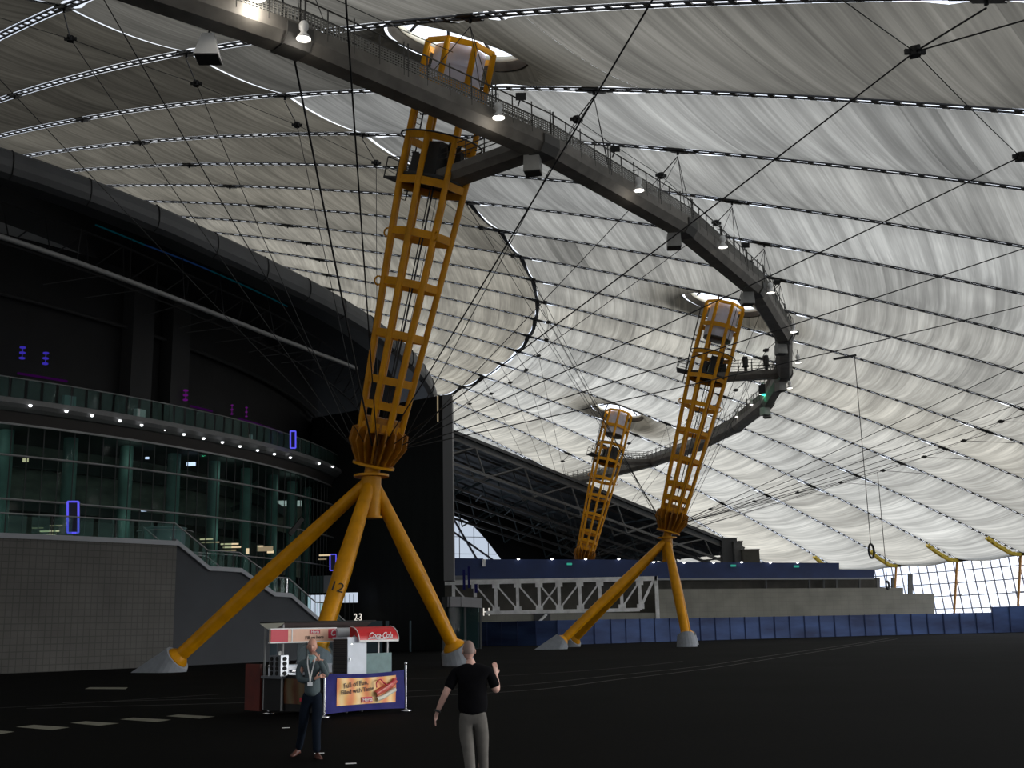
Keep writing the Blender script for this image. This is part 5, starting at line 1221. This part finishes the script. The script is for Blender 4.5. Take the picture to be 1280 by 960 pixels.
def head_mesh(name, parent, c, yaw, tilt, m, bald=True, stub=None):
    """head with brow, nose, cheeks, chin; faces local -y"""
    bm = bmesh.new(); bmesh.ops.create_uvsphere(bm, u_segments=40, v_segments=28, radius=1)
    for v in bm.verts:
        x, y, z = v.co
        X = x*.076; Y = y*.098; Z = z*.122
        if z < 0: X *= 1-.30*(-z)**1.4; Y = Y*(1-.20*(-z)) - (.012*(-z) if y < 0 else -.01*z*0)
        if z < -.2 and y > 0: Y *= 1-.25*(-z)
        if y < 0:
            f_ = -y
            Y += -.020*math.exp(-((x/.16)**2+((z+.18)/.20)**2))*f_          # nose
            Y += -.008*math.exp(-((x/.13)**2+((z+.28)/.09)**2))*f_
            Y += .010*math.exp(-(((abs(x)-.38)/.17)**2+((z-.02)/.11)**2))*f_  # eye sockets
            Y += -.006*math.exp(-((x/.6)**2+((z-.17)/.07)**2))*f_            # brow
            Y += -.006*math.exp(-((x/.26)**2+((z+.55)/.07)**2))*f_           # lips
            Y += -.010*math.exp(-((x/.28)**2+((z+.90)/.16)**2))*f_           # chin
            Y += .004*math.exp(-((x/.3)**2+((z+.70)/.06)**2))*f_
        v.co = (X, Y, Z)
    for s_ in (-1, 1):                                                        # ears fused into the head mesh
        r = bmesh.ops.create_uvsphere(bm, u_segments=12, v_segments=8, radius=1)
        for v in r['verts']: x, y, z = v.co; v.co = (s_*(.078+.010*x*0)+x*.009+s_*.003, .012+y*.018+.004*z, -.012+z*.032)
    me = bpy.data.meshes.new(name); bm.to_mesh(me); bm.free(); me.polygons.foreach_set('use_smooth', [True]*len(me.polygons)); me.materials.append(M[m])
    o = bpy.data.objects.new(name, me); COL.objects.link(o); o.parent = parent; o.location = c; o.rotation_euler = (tilt, 0, yaw)
    def sub(nm, mb, mm): return mb.build(nm, mm, o, local=True)
    for s_ in (-1, 1):
        g = MB(); g.lathe([(.001, -.0095), (.009, -.004), (.0095, .004), (.001, .0095)], (s_*.028, -.079, .002), 12); sub('eye', g, 'eye_white')
        g = MB(); g.lathe([(.001, -.005), (.0045, 0), (.001, .005)], (s_*.028, -.0885, .002), 10); sub('pupil', g, 'eye_dark')
        g = MB(); g.path([(s_*.014, -.096, .019), (s_*.028, -.093, .024), (s_*.043, -.082, .020)], .0035, 5); sub('eyebrow', g, 'brow')
    g = MB(); g.path([(-.024, -.094, -.066), (-.010, -.102, -.063), (0, -.103, -.065), (.010, -.102, -.063), (.024, -.094, -.066)], .0042, 6); g.path([(-.018, -.097, -.071), (0, -.102, -.074), (.018, -.097, -.071)], .0045, 6); sub('mouth', g, 'lips')
    if stub:
        bm = bmesh.new(); bmesh.ops.create_uvsphere(bm, u_segments=32, v_segments=22, radius=1); kill = []
        for v in bm.verts:
            x, y, z = v.co
            if z < -.30 or (y < -.12 and z < .55) or (y < -.75): kill.append(v)
            X = x*.0775; Y = y*.0995; Z = z*.1235
            if z < 0: X *= 1-.30*(-z)**1.4
            v.co = (X, Y, Z)
        bmesh.ops.delete(bm, geom=kill, context='VERTS'); me = bpy.data.meshes.new('hair'); bm.to_mesh(me); bm.free(); me.polygons.foreach_set('use_smooth', [True]*len(me.polygons)); me.materials.append(M[stub])
        h = bpy.data.objects.new('hair', me); COL.objects.link(h); h.parent = o
    return o
def shoe(parent, toe, heel, m, z=0, lift=0):
    toe = Vector(toe); heel = Vector(heel); d = (toe-heel); L_ = d.length; d.normalize(); sd = Vector((-d.y, d.x, 0)).normalized(); u = sd.cross(d)*-1
    u = d.cross(sd); secs = []
    for t_, w_, h_ in ((0, .022, .045), (.04, .034, .085), (.22, .038, .095), (.42, .036, .082), (.62, .046, .058), (.82, .045, .045), (.95, .030, .034), (1.0, .012, .018)):
        c = heel+d*L_*t_; secs.append([c+sd*w_*math.cos(a)*1.0+u*(max(0, math.sin(a))*h_ + (0 if math.sin(a) >= 0 else 0)) for a in [PI*2*j/14 for j in range(14)]])
    g = MB(); g.sweep(secs); g.sm = [True]*len(g.sm)
    o = g.build('shoe', m, parent, local=True); return o
# ---- standing man, arms folded with a hand at his chin, facing the viewer
H = thing('person', 'bald man in grey sweater and lanyard, one hand at his chin', 'person', (-3.32, 18.95, 0))
f = Fig(); SK = 1.0
f.p('pelvis', .0, .02, .96, .10, .08); f.p('waist', .005, .02, 1.14, .10, .07, 'pelvis'); f.p('chest', 0, .0, 1.34, .12, .085, 'waist'); f.p('upch', 0, .0, 1.45, .11, .07, 'chest')
f.p('neck', -.0, -.01, 1.56, .055, to='upch'); f.p('neck2', .0, -.02, 1.63, .052, to='neck')
f.p('shL', -.175, .0, 1.49, .060, to='upch'); f.p('elL', -.20, -.05, 1.22, .042, to='shL'); f.p('foL', -.06, -.20, 1.20, .036, to='elL'); f.p('wrL', .09, -.215, 1.235, .026, to='foL')
hand(f, 'L', 'wrL', (.09, -.215, 1.235), (.95, .05, .30), (.15, .95, .2), .30, 1)
f.p('shR', .175, .0, 1.49, .060, to='upch'); f.p('elR', .235, -.13, 1.27, .042, to='shR'); f.p('foR', .20, -.20, 1.40, .036, to='elR'); f.p('wrR', .135, -.185, 1.535, .026, to='foR')
hand(f, 'R', 'wrR', (.135, -.185, 1.535), (-.55, .15, .75), (-.5, .6, -.45), .55, -1)
f.p('hipL', -.095, .02, .93, .065, to='pelvis'); f.p('knL', -.14, .06, .53, .058, to='hipL'); f.p('anL', -.255, .34, .13, .040, to='knL')
f.p('hipR', .095, .02, .93, .065, to='pelvis'); f.p('knR', .085, -.05, .52, .058, to='hipR'); f.p('anR', .09, .0, .10, .040, to='knR')
skin_obj('body', f.v, f.e, 'skin', H)
head_mesh('head', H, (.0, -.035, 1.735), .10, .04, 'skin')
f = Fig()
f.p('hem', .0, .015, .92, .190, .150); f.p('waist', .005, .015, 1.12, .178, .135, 'hem'); f.p('chest', 0, .0, 1.34, .195, .145, 'waist'); f.p('upch', 0, .0, 1.46, .155, .105, 'chest'); f.p('col', 0, -.005, 1.545, .070, .064, 'upch')
f.p('shL', -.185, .0, 1.475, .075, to='upch'); f.p('mL', -.215, -.02, 1.35, .062, to='shL'); f.p('elL', -.185, -.055, 1.215, .060, to='mL'); f.p('foL', -.06, -.205, 1.20, .050, to='elL'); f.p('wrL', .075, -.22, 1.232, .037, to='foL')
f.p('shR', .185, .0, 1.475, .075, to='upch'); f.p('mR', .225, -.06, 1.37, .062, to='shR'); f.p('elR', .24, -.14, 1.265, .058, to='mR'); f.p('foR', .205, -.205, 1.40, .048, to='elR'); f.p('wrR', .145, -.19, 1.515, .037, to='foR')
skin_obj('sweater', f.v, f.e, 'sweater', H)
f = Fig()
f.p('pel', .0, .02, 1.09, .160, .125); f.p('pel2', .0, .02, .90, .165, .130, 'pel')
f.p('hipL', -.098, .02, .86, .105, to='pel2'); f.p('thL', -.12, .035, .70, .094, to='hipL'); f.p('knL', -.14, .06, .52, .078, to='thL'); f.p('shL', -.20, .20, .31, .068, to='knL'); f.p('anL', -.265, .35, .10, .066, to='shL')
f.p('hipR', .098, .02, .86, .105, to='pel2'); f.p('thR', .095, -.02, .70, .094, to='hipR'); f.p('knR', .085, -.055, .52, .078, to='thR'); f.p('shR', .088, -.03, .30, .068, to='knR'); f.p('anR', .092, .0, .07, .070, to='shR')
skin_obj('trousers', f.v, f.e, 'navy_trousers', H)
g = MB(); g.lathe([(.060, 1.52), (.066, 1.55), (.070, 1.585), (.062, 1.60), (.056, 1.585)], (0, -.012, 0), 24); g.add([(-.045, -.10, 1.56), (.045, -.10, 1.56), (0, -.148, 1.46), (-.0, -.06, 1.585)], [(0, 2, 1), (0, 1, 3)]); g.build('shirt_collar', 'shirt_collar', H, local=True)
g = MB()
for s_ in (-1, 1):
    q = [(s_*.060, -.02, 1.60), (s_*.062, -.095, 1.545), (s_*.050, -.148, 1.46), (s_*.030, -.166, 1.36), (.012+s_*.010, -.235, 1.27), (.015, -.268, 1.19)]
    for a, b in zip(q[:-1], q[1:]): g.bar(a, b, .018, .004, up=(0, -1, .3))
g.build('lanyard', 'lanyard', H, local=True)
g = MB().box((-.025, -.275, 1.125), (.055, -.268, 1.18)); g.build('badge', 'badge', H, local=True)
MB().lathe([(.040, -.012), (.043, 0), (.040, .012)], (.07, -.218, 1.232), 16, Matrix.Rotation(PI/2, 3, 'Y')).build('watch', 'black_gear', H, local=True)
shoe(H, (-.36, .24, .0), (-.27, .47, .04), 'brown_shoe'); shoe(H, (.19, -.20, .0), (.075, .06, .0), 'brown_shoe')
# ---- man walking away in a black shirt
W = thing('person', 'man seen from behind in black short-sleeved shirt and grey trousers', 'person', (-.565, 14.55, 0))
f = Fig()
f.p('pelvis', .0, 0, .96, .10, .08); f.p('waist', .0, .0, 1.12, .10, .07, 'pelvis'); f.p('chest', .0, .0, 1.32, .13, .09, 'waist'); f.p('upch', 0, .0, 1.42, .12, .07, 'chest')
f.p('neck', -.02, .01, 1.535, .062, to='upch'); f.p('neck2', -.03, .02, 1.60, .060, to='neck')
f.p('shL', -.20, .0, 1.44, .066, to='upch'); f.p('elL', -.33, -.03, 1.19, .046, to='shL'); f.p('foL', -.395, .03, 1.06, .040, to='elL'); f.p('wrL', -.445, .08, .955, .028, to='foL')
hand(f, 'L', 'wrL', (-.445, .08, .955), (-.25, .25, -.95), (.9, .1, -.25), .22, -1)
f.p('shR', .20, .0, 1.44, .066, to='upch'); f.p('elR', .295, .0, 1.19, .046, to='shR'); f.p('foR', .30, .13, 1.27, .040, to='elR'); f.p('wrR', .285, .22, 1.37, .028, to='foR')
hand(f, 'R', 'wrR', (.285, .22, 1.37), (-.05, .10, 1), (-.6, .7, 0), .25, -1)
f.p('hipL', -.10, .0, .93, .065, to='pelvis'); f.p('knL', -.07, .03, .52, .060, to='hipL'); f.p('anL', -.02, -.10, .10, .042, to='knL')
f.p('hipR', .10, .0, .93, .065, to='pelvis'); f.p('knR', .10, .12, .52, .060, to='hipR'); f.p('anR', .10, .22, .10, .042, to='knR')
skin_obj('body', f.v, f.e, 'skin_pale', W)
head_mesh('head', W, (-.045, .03, 1.69), PI+.35, 0, 'skin_pale', stub='stubble')
f = Fig()
f.p('hem', .0, 0, .87, .205, .165); f.p('waist', .0, .0, 1.10, .200, .148, 'hem'); f.p('chest', .0, .0, 1.31, .215, .155, 'waist'); f.p('upch', 0, .0, 1.43, .172, .115, 'chest'); f.p('col', -.02, .008, 1.56, .085, .080, 'upch')
f.p('shL', -.205, .0, 1.43, .085, to='upch'); f.p('slL', -.275, -.015, 1.29, .072, to='shL'); f.p('slL2', -.305, -.022, 1.235, .072, to='slL')
f.p('shR', .205, .0, 1.43, .085, to='upch'); f.p('slR', .265, .0, 1.29, .072, to='shR'); f.p('slR2', .285, .0, 1.235, .070, to='slR')
skin_obj('shirt', f.v, f.e, 'black_shirt', W)
f = Fig()
f.p('pel', .0, .0, 1.08, .170, .13); f.p('pel2', .0, .0, .89, .175, .14, 'pel')
f.p('hipL', -.10, -.0, .84, .108, to='pel2'); f.p('thL', -.085, .02, .68, .098, to='hipL'); f.p('knL', -.06, .03, .50, .080, to='thL'); f.p('shL', -.04, -.04, .30, .070, to='knL'); f.p('anL', -.02, -.10, .07, .070, to='shL')
f.p('hipR', .10, .0, .84, .108, to='pel2'); f.p('thR', .105, .06, .68, .096, to='hipR'); f.p('knR', .11, .12, .50, .076, to='thR'); f.p('shR', .115, .18, .30, .066, to='knR'); f.p('anR', .11, .22, .07, .068, to='shR')
skin_obj('trousers', f.v, f.e, 'grey_trousers', W)
shoe(W, (-.04, .12, 0), (-.02, -.15, 0), 'black_shoe'); shoe(W, (.12, .44, 0), (.11, .17, 0), 'black_shoe')
MB().lathe([(.036, -.013), (.040, 0), (.036, .013)], (-.437, .07, .972), 16, Matrix.Rotation(.4, 3, 'Y')).build('watch', 'black_gear', W, local=True)
# ================================================================ render look
vs_ = sc.view_settings; vs_.view_transform = 'Standard'; vs_.look = 'None'; vs_.gamma = 1; vs_.use_curve_mapping = False; vs_.exposure = EXPO
cy = sc.cycles; cy.max_bounces = 7; cy.diffuse_bounces = 4; cy.glossy_bounces = 3; cy.transmission_bounces = 4; cy.transparent_max_bounces = 10
cy.use_denoising = True; cy.sample_clamp_indirect = 6
bpy.context.view_layer.update()
for o in [o for o in bpy.data.objects if o.type == 'FONT']:
    me = bpy.data.meshes.new_from_object(o); nm = o.name.split('.')[0]
    n_ = bpy.data.objects.new(nm, me); COL.objects.link(n_); n_.parent = o.parent; n_.matrix_parent_inverse = o.matrix_parent_inverse; n_.matrix_basis = o.matrix_basis
    for q in ('label', 'category', 'group', 'kind'):
        if q in o: n_[q] = o[q]
    for c_ in [c_ for c_ in bpy.data.objects if c_.parent == o]: c_.parent = n_
    bpy.data.objects.remove(o)
bpy.context.view_layer.update()
